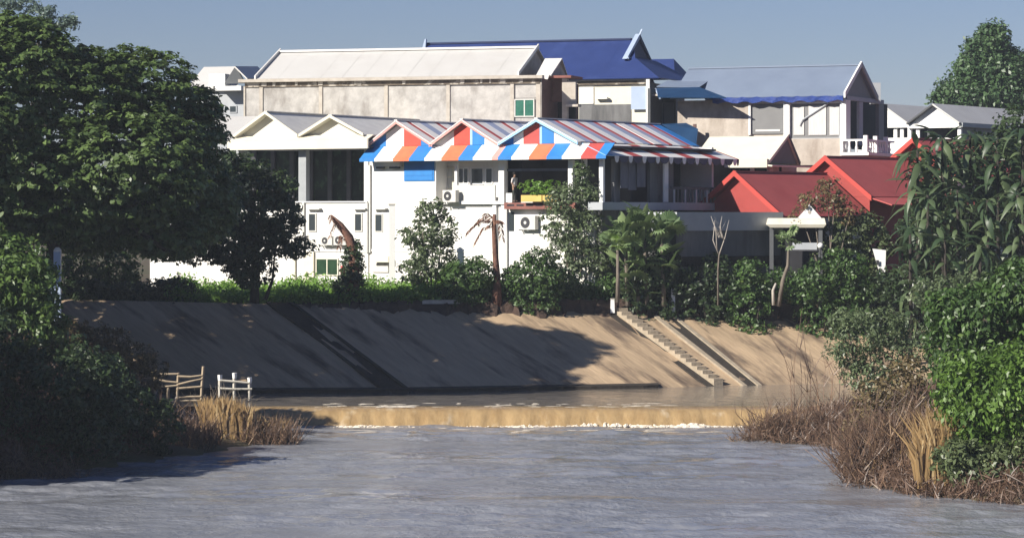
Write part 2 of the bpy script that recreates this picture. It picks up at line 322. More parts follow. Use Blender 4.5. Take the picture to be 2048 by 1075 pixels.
WEIR_D, WX0, WX1 = 144.05, -14.0, 14.5
def waves(X, Y, slope, lam0, lam1, n, seed, spread=.9):
    g = np.random.default_rng(seed); Z = np.zeros_like(X)
    for i in range(n):
        lam = lam0 * (lam1 / lam0) ** g.random(); k = 2 * math.pi / lam; th = g.normal(0, spread); a = slope * math.sqrt(2 / n) / k
        Z += a * np.sin(k * (math.sin(th) * X + math.cos(th) * Y) + g.random() * 6.283 + 1.2 * np.sin(.35 * X + .2 * Y + i))
    return Z
def sheet(name, xs, ys, z0, zf, m):
    X, Y_ = np.meshgrid(xs, ys); Z = z0 + zf(X, Y_); nx_, ny_ = len(xs), len(ys); me = bpy.data.meshes.new(name); ix = np.arange(nx_ * ny_).reshape(ny_, nx_)
    Fq = np.stack([ix[:-1, :-1], ix[:-1, 1:], ix[1:, 1:], ix[1:, :-1]], -1).reshape(-1, 4); nf = len(Fq)
    me.vertices.add(nx_ * ny_); me.vertices.foreach_set('co', np.stack([X, Y_, Z], -1).reshape(-1)); me.loops.add(nf * 4); me.loops.foreach_set('vertex_index', Fq.reshape(-1).astype(np.int32))
    me.polygons.add(nf); me.polygons.foreach_set('loop_start', np.arange(0, nf * 4, 4, dtype=np.int32)); me.polygons.foreach_set('use_smooth', np.ones(nf, bool)); me.update(calc_edges=True)
    me.materials.append(m); return tag(link(name, me), None, None, None, 'structure')
def river_z(X, Y_):
    edge = np.clip((26 - np.abs(X)) / 3, 0, 1) * np.clip((Y_ - 84) / 3, 0, 1)
    calm = .5 + .5 * np.sin(X * .11 + 1.3 * np.sin(Y_ * .16 + .5) + 2.0) * np.sin(Y_ * .33 + .9 * np.sin(X * .17)); calm = .15 + 1.1 * calm
    return edge * (calm * (waves(X, Y_, .13, .8, 3.0, 46, 3, .4) + waves(X, Y_, .04, .45, .7, 30, 5, 1.0)) + waves(X, Y_, .02, 4, 9, 8, 6))
sheet('river', np.unique(np.concatenate([np.linspace(-400, -26, 8), np.arange(-26, 26.01, .15), np.linspace(26, 400, 8)])), np.unique(np.concatenate([np.linspace(-300, 84, 8), np.arange(84, WEIR_D + .5, .15)])), 0.0, river_z, M['water_low'])
def pool_z(X, Y_):
    ed = np.clip((Y_ - WEIR_D - 1.3) / .8, 0, 1); return ed * (waves(X, Y_, .035, .6, 2.2, 24, 8) * (1.0 - .85 * np.clip((Y_ - 151) / 4, 0, 1)))
sheet('pool_water', np.concatenate([np.arange(-30, 34, .2), np.linspace(34, 120, 8)]), np.concatenate([np.arange(WEIR_D + 1.2, 170, .2), np.array([180., 190.])]), Z_UP, pool_z, M['water_up'])
# the weir: a concrete sill and the sheet of silty water sliding over it
wr = thing('weir', (0, WEIR_D + 1, 0), 'low weir with ochre brown water sliding over it', 'weir')
mb = MB(); pf = [(WEIR_D + 2.2, -1), (WEIR_D - .1, -1), (WEIR_D + .5, Z_UP - .15), (WEIR_D + 2.2, Z_UP - .15)]
mb.hexa([(WX0, y, z) for y, z in pf], [(WX1, y, z) for y, z in pf]); mb.build('sill', M['concrete_dark'], wr)
prof = [(1.3, Z_UP + .003), (.75, Z_UP - .004), (.4, Z_UP - .03), (.14, Z_UP - .10), (-.08, Z_UP - .23), (-.26, Z_UP - .42), (-.42, .22), (-.56, .07), (-.72, -.04)]
mb = MB(); mb.uv = []; xs = np.arange(WX0, WX1 + .01, .15)
for x in xs:
    w = .10 * math.sin(x * 1.1) + .07 * math.sin(x * 3.1) + .05 * math.sin(x * 7.7 + 1) + .04 * math.sin(x * 19 + 2)
    for k, (dy, z) in enumerate(prof):
        mb.v.append((x, WEIR_D + dy - w * k / 9 - .05 * math.sin(x * .9) * (k < 3), z)); mb.uv.append((x, z))
n = len(prof)
for i in range(len(xs) - 1):
    for k in range(n - 1):
        a = i * n + k; mb.f.append((a, a + 1, a + n + 1, a + n))
mb.build('water_sheet', M['water_fall'], wr, smooth=True)
mb = MB()                                        # froth at the foot of the sheet, and streaks of it drifting off
def froth(x, y, rx, ry, rz, z=0.0):
    k = 7; n0 = len(mb.v); ph = random.random() * 6
    for rr, zz in ((1, -.02), (.75, .6), (.3, 1)):
        for q in range(k):
            t = 2 * math.pi * q / k; w = rr * (1 + .35 * math.sin(3 * t + ph) * random.random())
            mb.v.append((x + rx * w * math.cos(t), y + ry * w * math.sin(t), z + rz * zz * (.7 + .6 * random.random())))
    for r in range(2):
        for q in range(k):
            j = (q + 1) % k; a = n0 + r * k; mb.f.append((a + q, a + j, a + k + j, a + k + q))
    mb.f.append(tuple(n0 + 2 * k + q for q in range(k)))
for i in range(480):
    x = random.uniform(-10.5, 11.3); s = (.05 + .85 * max(0, .45 + .4 * math.sin(x * .8 + 1.0) + .3 * math.sin(x * 2.3))) * (1.3 if x > 2 else .7)
    froth(x, WEIR_D - .7 - random.random() ** 2 * .8, random.uniform(.05, .34) * s, random.uniform(.08, .3) * s, random.uniform(.02, .12) * s)
for i in range(60):
    x = random.uniform(3.0, 8.2); froth(x, WEIR_D - .5 - random.random() * .4, random.uniform(.06, .2), .12, random.uniform(.03, .18) * (1 - abs(x - 4.6) / 6))
for i in range(70):
    froth(random.uniform(-8, 11), WEIR_D - 1.2 - random.random() * 3.5, random.uniform(.15, .7), random.uniform(.04, .12), .012)
for i in range(26):
    froth(random.uniform(-6.6, -4.9), WEIR_D + random.uniform(.5, 1.6), random.uniform(.15, .4), random.uniform(.1, .3), .015, Z_UP)
for i in range(50):
    froth(random.uniform(-10, 9), WEIR_D + random.uniform(.6, 4), random.uniform(.1, .5), random.uniform(.03, .1), .01, Z_UP)
tag(mb.build('foam', M['foam'], None, (0, WEIR_D - .6, 0)), 'white foam along the foot of the weir', 'foam', None, 'stuff')

# the concrete bank, ruled between its foot and its head, its grain running down the slope
mb = MB(); mb.uv = []; TT = [-.25, 0, .08, .2, .35, .5, .65, .8, .92, 1.0]
dist = np.concatenate([[0], np.cumsum([(cols[i + 1][0] - cols[i][0]).length for i in range(len(cols) - 1)])])
for i, (a, b) in enumerate(cols):
    for t in TT:
        p = lerp(a, b, t); q = .05 * math.sin(i * .37) * math.sin(t * 5 + i * .11) + .03 * math.sin(i * 1.3 + t * 9)
        if 0 < t < 1: p = p + Vector((0, -q * .5, q))
        mb.v.append(tuple(p)); mb.uv.append((dist[i] * .1, t))
n = len(TT)
for i in range(len(cols) - 1):
    for k in range(n - 1):
        a = i * n + k; mb.f.append((a, a + n, a + n + 1, a + 1))
tag(mb.build('concrete_bank', M['concrete_bank'], smooth=True), None, None, None, 'structure')
def on_bank(bpx, t, up=0.0):
    a, b = bank_col(bpx); p = lerp(a, b, t); return Vector((p.x, p.y - up * .4, p.z + up))
def bank_toe(px0, px1):                           # dark wet toe beam along the waterline
    m = MB(); pts = [on_bank(p, .012, .02) for p in np.arange(px0, px1, 30)]
    for a, b in zip(pts[:-1], pts[1:]):
        m.hexa([a + Vector((0, -.25, -.3)), b + Vector((0, -.25, -.3)), b + Vector((0, .3, -.3)), a + Vector((0, .3, -.3))],
               [a + Vector((0, -.25, .10)), b + Vector((0, -.25, .10)), b + Vector((0, .3, .18)), a + Vector((0, .3, .18))])
    return m
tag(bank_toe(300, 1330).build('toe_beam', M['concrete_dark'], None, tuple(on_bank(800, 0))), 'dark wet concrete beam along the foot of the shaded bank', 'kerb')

def chute(name, b0, width, label, mats, kerb=.22):
    r = thing(name, on_bank(b0, 0), label, 'drain'); mb1, mb2, mb3 = MB(), MB(), MB()
    for (m_, c, w_, h_) in ((mb1, 0, width, .03), (mb2, -width / 2 - 4, 8, kerb), (mb3, width / 2 + 4, 8, kerb)):
        ts = np.linspace(-.03, 1.0, 14)
        for t0, t1 in zip(ts[:-1], ts[1:]):
            q = [on_bank(b0 + c - w_ / 2, t0, -.1), on_bank(b0 + c + w_ / 2, t0, -.1), on_bank(b0 + c + w_ / 2, t1, -.1), on_bank(b0 + c - w_ / 2, t1, -.1)]
            m_.hexa(q, [p + Vector((0, -.06, .1 + h_)) for p in q])
    mb1.build('channel_bed', mats[0], r); mb2.build('kerb', mats[1], r); mb3.build('kerb', mats[1], r)
    return r
chute('drain_chute', 797, 38, 'dark drain chute down the shaded part of the bank', (M['concrete_dark'], M['concrete_dark']), .12)  # bed and kerbs all in the same dark concrete
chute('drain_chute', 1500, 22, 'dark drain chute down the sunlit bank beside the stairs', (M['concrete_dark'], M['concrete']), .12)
st = thing('bank_stairs', on_bank(1435, 0), 'concrete stairs with saw-tooth steps down the sunlit bank', 'stairs')
NS = 19
for k in range(NS):
    t = (k + .5) / NS; c0, c1 = on_bank(1428, t - .5 / NS, 0), on_bank(1446, t - .5 / NS, 0); d0, d1 = on_bank(1428, t + .5 / NS, 0), on_bank(1446, t + .5 / NS, 0)
    zt = d0.z + .2
    MB().hexa([Vector((p.x, p.y, p.z - .15)) for p in (c0, c1, d1, d0)], [Vector((c0.x, c0.y, zt)), Vector((c1.x, c1.y, zt)), Vector((d1.x, d1.y, zt + .01)), Vector((d0.x, d0.y, zt + .01))]).build('step', M['concrete'], st)
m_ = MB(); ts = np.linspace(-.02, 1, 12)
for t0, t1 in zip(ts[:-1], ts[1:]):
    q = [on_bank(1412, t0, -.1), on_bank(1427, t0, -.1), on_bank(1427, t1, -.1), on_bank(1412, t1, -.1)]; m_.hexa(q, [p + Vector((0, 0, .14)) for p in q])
m_.build('side_shade_strip', M['concrete_dark'], st)  # dark strip added to paint in the shaded side of the stairs

# earth edge and kerbs on top of the bank
def top_at(tp, dv=0.0):
    i = int(np.argmin(np.abs(HX - (tp - CX) * 171 / F))); h = cols[i][1]; return Vector((h.x, h.y + dv, h.z))
mb = MB(); pts = [top_at(p, .12) for p in np.arange(560, 2000, 9)]
def rag(i): return .22 + .2 * math.sin(i * .9) * math.sin(i * .37) + .14 * math.sin(i * 2.3 + 1) + .08 * math.sin(i * 5.1)
for i, (a, b) in enumerate(zip(pts[:-1], pts[1:])):
    fl = min(1, .35 + i / 40); h0, h1 = [max(.1, min(.85, GROUND_Z + .1 - q.z)) * fl + .07 * math.sin((i + k_) * 1.9) for k_, q in ((0, a), (1, b))]
    d0_, d1_ = max(0, rag(i)), max(0, rag(i + 1))
    mb.hexa([a + Vector((d0_ * .5, -.15 - d0_ * 1.8, -d0_ * .8)), b + Vector((d1_ * .5, -.15 - d1_ * 1.8, -d1_ * .8)), b + Vector((0, .9, -.3)), a + Vector((0, .9, -.3))], [a + Vector((0, 0, h0)), b + Vector((0, 0, h1)), b + Vector((0, .9, h1 + .05)), a + Vector((0, .9, h0 + .05))])
tag(mb.build('earth_edge', M['soil'], None, tuple(pts[10])), 'ragged dark brown earth edge along the top of the bank', 'earth edge')
a, b = top_at(842, -.05), top_at(925, -.05); a.z = b.z = ZP(604, a.y) - .1
mb = MB().hexa([a, b, b + Vector((0, .25, 0)), a + Vector((0, .25, 0))], [p + Vector((0, 0, .22)) for p in (a, b, b + Vector((0, .25, 0)), a + Vector((0, .25, 0)))])
tag(mb.build('kerb_beam', M['white_kerb'], None, tuple(a)), 'short pale kerb beam lying on the top edge of the bank', 'kerb')
def marker(px, py0, py1, D, label, w=.13):
    p = P(px, py1, D); r = thing('marker_post', (p.x, p.y, p.z), label, 'post'); h = ZP(py0, D) - p.z
    MB().hexa([(p.x - w, D - w, p.z - .5), (p.x + w, D - w, p.z - .5), (p.x + w, D + w, p.z - .5), (p.x - w, D + w, p.z - .5)], [(p.x - w * .8, D - w * .8, p.z + h), (p.x + w * .8, D - w * .8, p.z + h), (p.x + w * .8, D + w * .8, p.z + h), (p.x - w * .8, D + w * .8, p.z + h)]).build('shaft', M['white_clean'], r)
    MB().box(p.x - w, p.x + w, D - w, D + w, p.z + h, p.z + h + .05).build('cap', M['white_kerb'], r)
marker(1346, 576, 606, 172, 'white concrete marker post on the bank top between the two drain heads')
marker(1823, 562, 598, 169, 'white concrete marker post in front of the banana plants')
marker(1225, 598, 608, 171, 'stubby white marker post at the head of the stairs')
# ------------------------------------------------------------------ buildings
GZ = GROUND_Z - .3
def win(fr, root, px0, px1, py0, py1, v, frame=None, pane=None, fw=.07, name='window', bars=0):
    frame = frame or M['white_clean']; pane = pane or M['glass']
    u0, u1 = fr.U(px0, v), fr.U(px1, v); um = (u0 + u1) / 2; z0, z1 = fr.Z(py1, um, v), fr.Z(py0, um, v)
    m = MB()
    for a in ((u0, u0 + fw, z0, z1), (u1 - fw, u1, z0, z1), (u0 + fw, u1 - fw, z0, z0 + fw), (u0 + fw, u1 - fw, z1 - fw, z1)):
        fr.box(m, a[0], a[1], v - .05, v + .04, a[2], a[3])
    for k in range(bars):
        uc = lerp(u0, u1, (k + 1) / (bars + 1)); fr.box(m, uc - fw / 2, uc + fw / 2, v - .04, v + .03, z0 + fw, z1 - fw)
    w = m.build(name, frame, root)
    fr.box(MB(), u0 + fw, u1 - fw, v - .02, v + .0, z0 + fw, z1 - fw).build('pane', pane, w)
    return w
def pb(name, m, root, fr, px0, px1, py0, py1, v, th): return fr.pbox(MB(), px0, px1, py0, py1, v, th).build(name, m, root)
def sb(name, m, root, fr, px0, px1, py0, py1, u, th): return fr.sbox(MB(), px0, px1, py0, py1, u, th).build(name, m, root)

def gable_panel(fr, u0, u1, ua, ub, uc, zb, za, v, th=.06):     # slice ua..ub of a gable with feet u0,u1 and apex uc
    def zt(u): return zb + (za - zb) * (max(0, (u - u0) / (uc - u0)) if u <= uc else max(0, (u1 - u) / (u1 - uc)))
    us = [ua] + ([uc] if ua < uc < ub else []) + [ub]
    top = [fr.pt(u, v, max(zt(u), zb + .01)) for u in reversed(us)]
    return MB().plate([fr.pt(ua, v, zb), fr.pt(ub, v, zb)] + top, fr.v * th)

# ---- white house with the striped roof --------------------------------------------------
S = Fr(725, 182, 35)
UE = S.U(1212, 0); zv, zb = 13.70, 14.47
r = thing('striped_roof_house', S.pt(8, 4, GROUND_Z), 'white three-storey house with red, white and blue striped gable roofs', 'house')
VE = S.V(1478, UE)
seq = [(719, 'b'), (749, 'w'), (786, 'o'), (818, 'b'), (849, 'w'), (883, 'o'), (917, 'b'), (946, 'w'), (984, 'g'), (996, 'b'), (1023, 'w'), (1058, 'o'), (1093, 'b'), (1124, 'w'), (1162, 'm'), (1192, 'l'), (1212, None)]
cm = {'b': 's_blue', 'w': 's_white', 'o': 's_orange', 'g': 's_pink', 'm': 's_maroon', 'l': 's_blue', 'd': 's_dark', 'y': 's_grey', 'r': 's_red'}
for (a, c), (b, _) in zip(seq[:-1], seq[1:]):                   # the front skirt: one sheet for each stripe
    u0, u1 = S.U(a, 0), S.U(b, 0); up = random.uniform(0, .015)
    MB().slab([S.pt(u0, 0, zv + up), S.pt(u1, 0, zv + up), S.pt(u1, .95, zb + up), S.pt(u0, .95, zb + up)], .05).build('skirt_sheet', M[cm[c]], r)
    MB().plate([S.pt(u0, -.02, zv - .16), S.pt(u1, -.02, zv - .16), S.pt(u1, -.02, zv + .03), S.pt(u0, -.02, zv + .03)], S.v * .03).build('valance', M[cm[c]], r)
GAB = [(740, 800, 872, ['s_blue', 756, 's_blue', 772, 's_white', 808, 's_red', 842, 's_blue', 872], 's_pink', 245),
       (866, 931, 1003, ['s_white', 908, 's_red', 940, 's_lblue', 945, 's_blue', 969, 's_white', 1003], 's_pink', 243),
       (1003, 1080, 1163, ['s_blue', 1027, 's_white', 1047, 's_maroon', 1079, 's_lblue', 1084, 's_blue', 1108, 's_white', 1163], 's_lblue', 241)]
vg = .95
for gi, (l, a, rr, pan, trim, ya) in enumerate(GAB):
    u0, uc, u1 = S.U(l, vg), S.U(a, vg), S.U(rr, vg); za = S.Z(ya, uc, vg)
    px = l
    for k in range(0, len(pan), 2):
        ua, ub = S.U(px, vg), S.U(pan[k + 1], vg)
        if k > 0 or pan[0] != 's_blue' or gi != 0 or True:
            gable_panel(S, u0, u1, ua + .008, ub - .008, uc, zb + .02, za - .05, vg).build('gable_board', M[pan[k]], r)
        px = pan[k + 1]
    # rakes and sloping sheets
    for sgn, uf in ((-1, u0), (1, u1)):
        e = Vector((0, 0, .05))
        MB().plate([S.pt(uf, .52, zb - .08), S.pt(uc, .52, za - .08), S.pt(uc, .52, za + .14), S.pt(uf, .52, zb + .14)], S.v * .06).build('bargeboard', M[trim], r)
        vend = VE - .9
        vs = [.5]; pat = ['w', 'y', 'm'] if gi == 2 else ['w', 'm', 'w', 'y']
        wid = {'w': .9, 'y': .8, 'm': .42, 'd': .45}; k = 0
        while vs[-1] < vend:
            c = pat[k % len(pat)]; v0 = vs[-1]; v1 = min(vend, v0 + wid[c]); vs.append(v1); up = random.uniform(.10, .13)
            MB().slab([S.pt(uf, v0, zb + up), S.pt(uc, v0, za + up), S.pt(uc, v1, za + up), S.pt(uf, v1, zb + up)], .05).build('roof_sheet', M['s_blue'] if (gi == 2 and vend - v1 < .75 and sgn == 1) else M[cm[c]], r); k += 1
    S.box(MB(), uc - .12, uc + .12, .5, VE - .9, za + .1, za + .17).build('ridge_cap', M['sheet_bright'], r)
# side skirt and its dark scalloped valance
UW = UE - .95; k = 0; v = .95; pat = ['w', 'y', 'w', 'm']
u3 = S.U(1163, vg)
while v < VE:
    v1 = min(VE, v + (.45 if k % 2 == 0 else 1.05))
    MB().slab([S.pt(u3 - .02, v, zb + .05), S.pt(UE, v, zv + .03), S.pt(UE, v1, zv + .03), S.pt(u3 - .02, v1, zb + .05)], .04).build('skirt_sheet', M[cm[pat[k % 4]] if k % 4 != 1 else 's_white'], r)
    m = MB(); nseg = 6
    low = [S.pt(UE + .01, lerp(v, v1, q / nseg), zv - .08 - .30 * math.sin(math.pi * q / nseg) ** .5) for q in range(nseg + 1)]
    m.plate(low + [S.pt(UE + .01, v1, zv + .02), S.pt(UE + .01, v, zv + .02)], S.u * -.03).build('valance', M['s_dark' if k % 2 else 's_white'], r)
    v = v1; k += 1
MB().slab([S.pt(u3, .95, zb + .05), S.pt(UE, 0, zv + .03), S.pt(UE, .95, zv + .03)], .04).build('hip_sheet', M['s_lblue'], r)
# storeys
V1 = 1.0
zs2, zs1 = S.Z(404, 6, V1), S.Z(500, 6, V1)
def wall_seg(px0, px1, z0, z1, v=V1, m='white', th=.25):
    S.box(MB(), S.U(px0, v), S.U(px1, v), v, v + th, z0, z1).build('wall', M[m], r)
wall_seg(735, 872, zs2, zb); wall_seg(735, 1190, GZ, zs2 - .001)
S.box(MB(), S.U(735, 1), S.U(735, 1) + .25, 1.25, VE - 1, GZ, zb).build('wall', M['white'], r)
S.box(MB(), S.U(735, 1) + .25, UW - .3, VE - 1.2, VE - 1, GZ, zb).build('wall', M['white'], r)
S.box(MB(), S.U(735, 1) + .25, UW - .05, V1 + .25, VE - 1.2, zs2 - .2, zs2 - .02).build('floor_slab', M['white'], r)
S.box(MB(), S.U(735, 1) + .25, UW, V1 + .25, VE - 1.2, zb - .25, zb - .12).build('ceiling', M['grey_dark'], r)
sh = pb('shutter', M['s_blue'], r, S, 808, 868, 321, 362, V1 - .06, .055)
for k in range(4): pb('slat', M['s_blue'], sh, S, 811, 865, 323.5 + k * 9.6, 331.5 + k * 9.6, V1 - .085, .024)
lg = pb('ledge', M['plastic'], r, S, 750, 800, 323, 333, V1 - .3, .3)
for a, b in ((752, 766), (778, 797)): pb('slot', M['metal_dark'], lg, S, a, b, 333.2, 337, V1 - .28, .2)
# recessed balcony 872..1010
vb = 2.2
S.box(MB(), S.U(872, vb) - .6, S.U(1012, vb) , vb, vb + .2, zs2, zb - .25).build('wall', M['white'], r)
S.box(MB(), S.U(872, V1) - .2, S.U(872, V1), V1 + .25, vb, zs2, zb - .25).build('wall', M['white'], r)
dr = pb('door', M['cream'], r, S, 878, 908, 334, 402, vb - .06, .055)
for (a, b) in ((337, 352), (356, 376)): pb('panel', M['plastic'], dr, S, 882, 904, a, b, vb - .08, .02)
win(S, r, 917, 938, 335, 368, vb - .01, bars=1); win(S, r, 942, 968, 335, 369, vb - .01); win(S, r, 971, 986, 335, 368, vb - .01)
pb('column', M['white_clean'], r, S, 909, 914, 325, 404, V1 + .05, .18); pb('column', M['white_clean'], r, S, 997, 1008, 322, 404, V1 + .05, .3)
pb('parapet', M['plastic'], r, S, 914, 990, 370, 402, V1 - .15, .12)
pb('balcony_slab', M['white_clean'], r, S, 872, 1008, 402, 408, V1 - .3, .3)
# open veranda to the right
vd = 4.6
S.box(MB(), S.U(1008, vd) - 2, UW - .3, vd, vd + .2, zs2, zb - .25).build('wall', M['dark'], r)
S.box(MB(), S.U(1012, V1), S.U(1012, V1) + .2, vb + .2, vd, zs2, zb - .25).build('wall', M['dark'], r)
pb('curtain_rail', M['grey_cloth'], r, S, 1014, 1137, 337, 342, V1 + .4, .06)
pb('post', M['white_clean'], r, S, 1136, 1145, 320, 404, V1 - .1, .25)
pb('balcony_beam', M['beam_red'], r, S, 1008, 1150, 405, 418, V1 - .55, .53)
for k in range(5): pb('slot', M['dark'], r, S, 1014 + k * 19, 1028 + k * 19, 408.5, 412, V1 - .56, .02)
pb('balcony_rail', M['white_clean'], r, S, 1012, 1024, 386, 404, V1 - .5, .3)
# middle and lower storey front
for a, b in ((750, 766), (709.5, 710)):
    if b - a > 5:
        win(S, r, a, b, 427, 464, V1 - .01, frame=M['plastic']); pb('window_hood', M['plastic'], r, S, a - 5, b + 4, 416, 419, V1 - .3, .3)
pb('window', M['glass'], r, S, 1018, 1028, 424, 462, V1 - .02, .018)
for a, b in ((985, 992), (1002, 1013)): pb('downpipe', M['white_clean'], r, S, a, b, 409, 560, V1 - .18, .16)
pb('string_course', M['white_clean'], r, S, 736, 985, 499, 503, V1 - .05, .05)
bx_ = pb('shop_canopy', M['cream'], r, S, 742, 777, 512, 524, V1 - .5, .5); pb('sign_board', M['plastic'], r, S, 744, 776, 527, 544, V1 - .1, .1)
pb('downpipe', M['plastic'], r, S, 736, 740, 330, 505, V1 - .14, .12)
# right-hand side of the house, in its own shade
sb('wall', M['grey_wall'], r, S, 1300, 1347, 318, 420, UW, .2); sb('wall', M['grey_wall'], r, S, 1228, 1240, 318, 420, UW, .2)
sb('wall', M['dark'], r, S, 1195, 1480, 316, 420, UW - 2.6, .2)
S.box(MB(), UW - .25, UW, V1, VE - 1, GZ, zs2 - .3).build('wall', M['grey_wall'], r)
sb('balcony_slab', M['grey_light'], r, S, 1205, 1440, 405, 420, UW + .9, 1.0)
for a in (1167, 1202): pb('post', M['white_clean'], r, S, a - 4, a + 4, 318, 405, V1 - .2, .2)
for k in range(13):
    a = 1348 + k * 7.3; sb('baluster', M['grey_dark' if k % 3 else 'grey_light'], r, S, a, a + 2.6, 378, 405, UW + .85, .06)
sb('handrail', M['grey_dark'], r, S, 1343, 1440, 374, 379, UW + .87, .1)
for k, (a, b, y1) in enumerate(((1241, 1256, 376), (1257, 1273, 380), (1274, 1291, 374))):
    sb('hanging_cloth', M['grey_cloth'], r, S, a, b, 319, y1, UW + .25 - .1 * (k % 2), .03)
sb('post', M['white_clean'], r, S, 1329, 1337, 318, 404, UW + .5, .12)

# air conditioners on the white house and the terrace block
def aircon(fr, px, py, v, label, w=30, h=22):
    um = fr.U(px, v); z = fr.Z(py, um, v)
    a = thing('air_conditioner', fr.pt(um, v, z), label, 'air conditioner', 'outdoor air conditioner units')
    pb('casing', M['plastic'], a, fr, px - w / 2, px + w / 2, py - h, py, v - .42, .36)
    c = fr.pt(fr.U(px - w * .12, v - .43), v - .43, fr.Z(py - h / 2, um, v)); rr = h * .38 / 32
    pts = [c + fr.u * (rr * math.cos(t)) + Vector((0, 0, rr * math.sin(t))) for t in np.linspace(0, 2 * math.pi, 17)[:-1]]
    g = MB().plate(pts, fr.v * .02).build('fan_grille', M['metal_dark'], a)
    MB().plate([c + (p - c) * .3 - fr.v * .012 for p in pts], fr.v * .02).build('hub', M['plastic'], g)
    for q in (-.35, .35):
        u_ = um + q * w / 33; fr.box(MB(), u_ - .03, u_ + .03, v - .4, v, z - .06, z - .001).build('bracket', M['metal'], a)
aircon(S, 1054, 459, V1, 'off-white air conditioner unit under the brown balcony beam', 32, 28)
aircon(S, 898, 404, V1 - .3, 'off-white air conditioner unit at the end of the grey balcony parapet', 26, 24)

# ---- white block with the roofed terrace -------------------------------------------------
T = Fr(440, 188.5, 30)
r = thing('terrace_house', T.pt(5, 4, GROUND_Z), 'white block with a cream twin-gabled roof over its open terrace', 'house')
tu0, tu1 = T.U(300, 0), T.U(736, 0) ; zt = T.Z(405, 7, 0)
T.box(MB(), tu0, tu1, 0, .25, GZ, zt).build('wall', M['white'], r)
T.box(MB(), tu0, tu0 + .25, .25, 12, GZ, zt).build('wall', M['white'], r)
T.box(MB(), tu0, tu1, .25, 12, zt - .3, zt - .1).build('floor_slab', M['white'], r)
T.box(MB(), tu0 - .1, tu1 - .02, -.12, .3, zt, zt + .08).build('coping', M['white_clean'], r)
for a, b in ((583, 592), (617, 633), (709, 725)):
    win(T, r, a, b, 426, 463, -.01, frame=M['plastic']); pb('window_hood', M['plastic'], r, T, a - 5, b + 5, 416, 419, -.3, .3)
pb('string_course', M['white_clean'], r, T, 500, 735, 498, 503, -.08, .08)
win(T, r, 632, 677, 516, 551, -.01, frame=M['cream'], pane=M['glass_leaf'], bars=1)
pb('pilaster', M['cream'], r, T, 606, 627, 503, 575, -.14, .14); pb('pilaster', M['cream'], r, T, 584, 590, 503, 575, -.14, .14)
pb('downpipe', M['plastic'], r, T, 604, 608, 405, 500, -.13, .12); pb('downpipe', M['plastic'], r, T, 731, 735, 405, 505, -.13, .12)
pb('door', M['s_maroon'], r, T, 681, 689, 531, 552, -.05, .045)
for k, (a, b) in enumerate(((300, 340), (350, 392), (402, 440), (452, 490))): win(T, r, a, b, 440, 470, -.01, frame=M['plastic'])
# terrace roof
tv0 = -.9; ra, rb = T.U(455, tv0), T.U(735, tv0); zf0, zf1 = T.Z(299, 5, tv0), T.Z(281, 5, tv0); zg = T.Z(275, 5, tv0)
m = MB(); m.plate([T.pt(ra, tv0, zf0), T.pt(rb, tv0, zf0), T.pt(rb, tv0, zf1), T.pt(ra, tv0, zf1)], T.v * .15); m.build('fascia', M['cream'], r)
MB().slab([T.pt(ra, tv0, zf1 + .01), T.pt(rb, tv0, zf1 + .01), T.pt(rb, tv0 + .7, zg + .12), T.pt(ra + .5, tv0 + .7, zg + .12)], .05).build('skirt_sheet', M['cream'], r)
T.box(MB(), ra + .2, rb - .1, tv0 + .2, 12, zf0 + .05, zf0 + .12).build('soffit', M['grey_dark'], r)
tg = tv0 + .7
for (l, a, rr, ya) in ((474, 538, 603, 226), (605, 667, 734, 233)):
    u0, uc, u1 = T.U(l, tg), T.U(a, tg), T.U(rr, tg); za = T.Z(ya, uc, tg)
    gable_panel(T, u0, u1, u0, u1, uc, zg + .1, za - .04, tg + .15).build('gable_board', M['cream'], r)
    for uf in (u0, u1):
        MB().slab([T.pt(uf, tg - .45, zg + .12), T.pt(uc, tg - .45, za + .06), T.pt(uc, 13.5, za + .06), T.pt(uf, 13.5, zg + .12)], .09).build('roof_sheet', M['sheet_bright'] if uf == u1 else M['cream'], r)
        MB().plate([T.pt(uf, tg - .47, zg + .02), T.pt(uc, tg - .47, za - .08), T.pt(uc, tg - .47, za + .12), T.pt(uf, tg - .47, zg + .2)], T.v * .05).build('bargeboard', M['cream'], r)
    T.box(MB(), uc - .12, uc + .12, tg - .4, 13.5, za + .06, za + .12).build('ridge_cap', M['sheet_bright'], r)
MB().slab([T.pt(T.U(438, -.2), -.2, T.Z(287, 0, -.2)), T.pt(T.U(496, -.2), -.2, T.Z(287, 1, -.2)), T.pt(T.U(560, 6), 6, T.Z(231, 2, 6)), T.pt(T.U(430, 6), 6, T.Z(231, 0, 6))], .08).build('side_roof_sheet', M['sheet_grey'], r)
for a, b in ((597, 612), (472, 480)): pb('post', M['metal'], r, T, a, b, 298, 405, -.1, .4)
pb('post', M['white_clean'], r, T, 728, 736, 298, 405, .0, .3)
for k in range(8):
    a = 470 + k * 38
    pb('net_panel', M['net'], r, T, a, a + 34, 296, 404, 5.2 + .1 * (k % 2), .05); pb('net_post', M['metal_dark'], r, T, a + 33, a + 41, 296, 404, 5.0, .15)
aircon(T, 652, 490, 0, 'off-white air conditioner unit on the white block beside the leaning dead palm', 24, 18)
aircon(T, 679, 490, 0, 'off-white air conditioner unit on the white block behind the leaning dead palm', 24, 20)

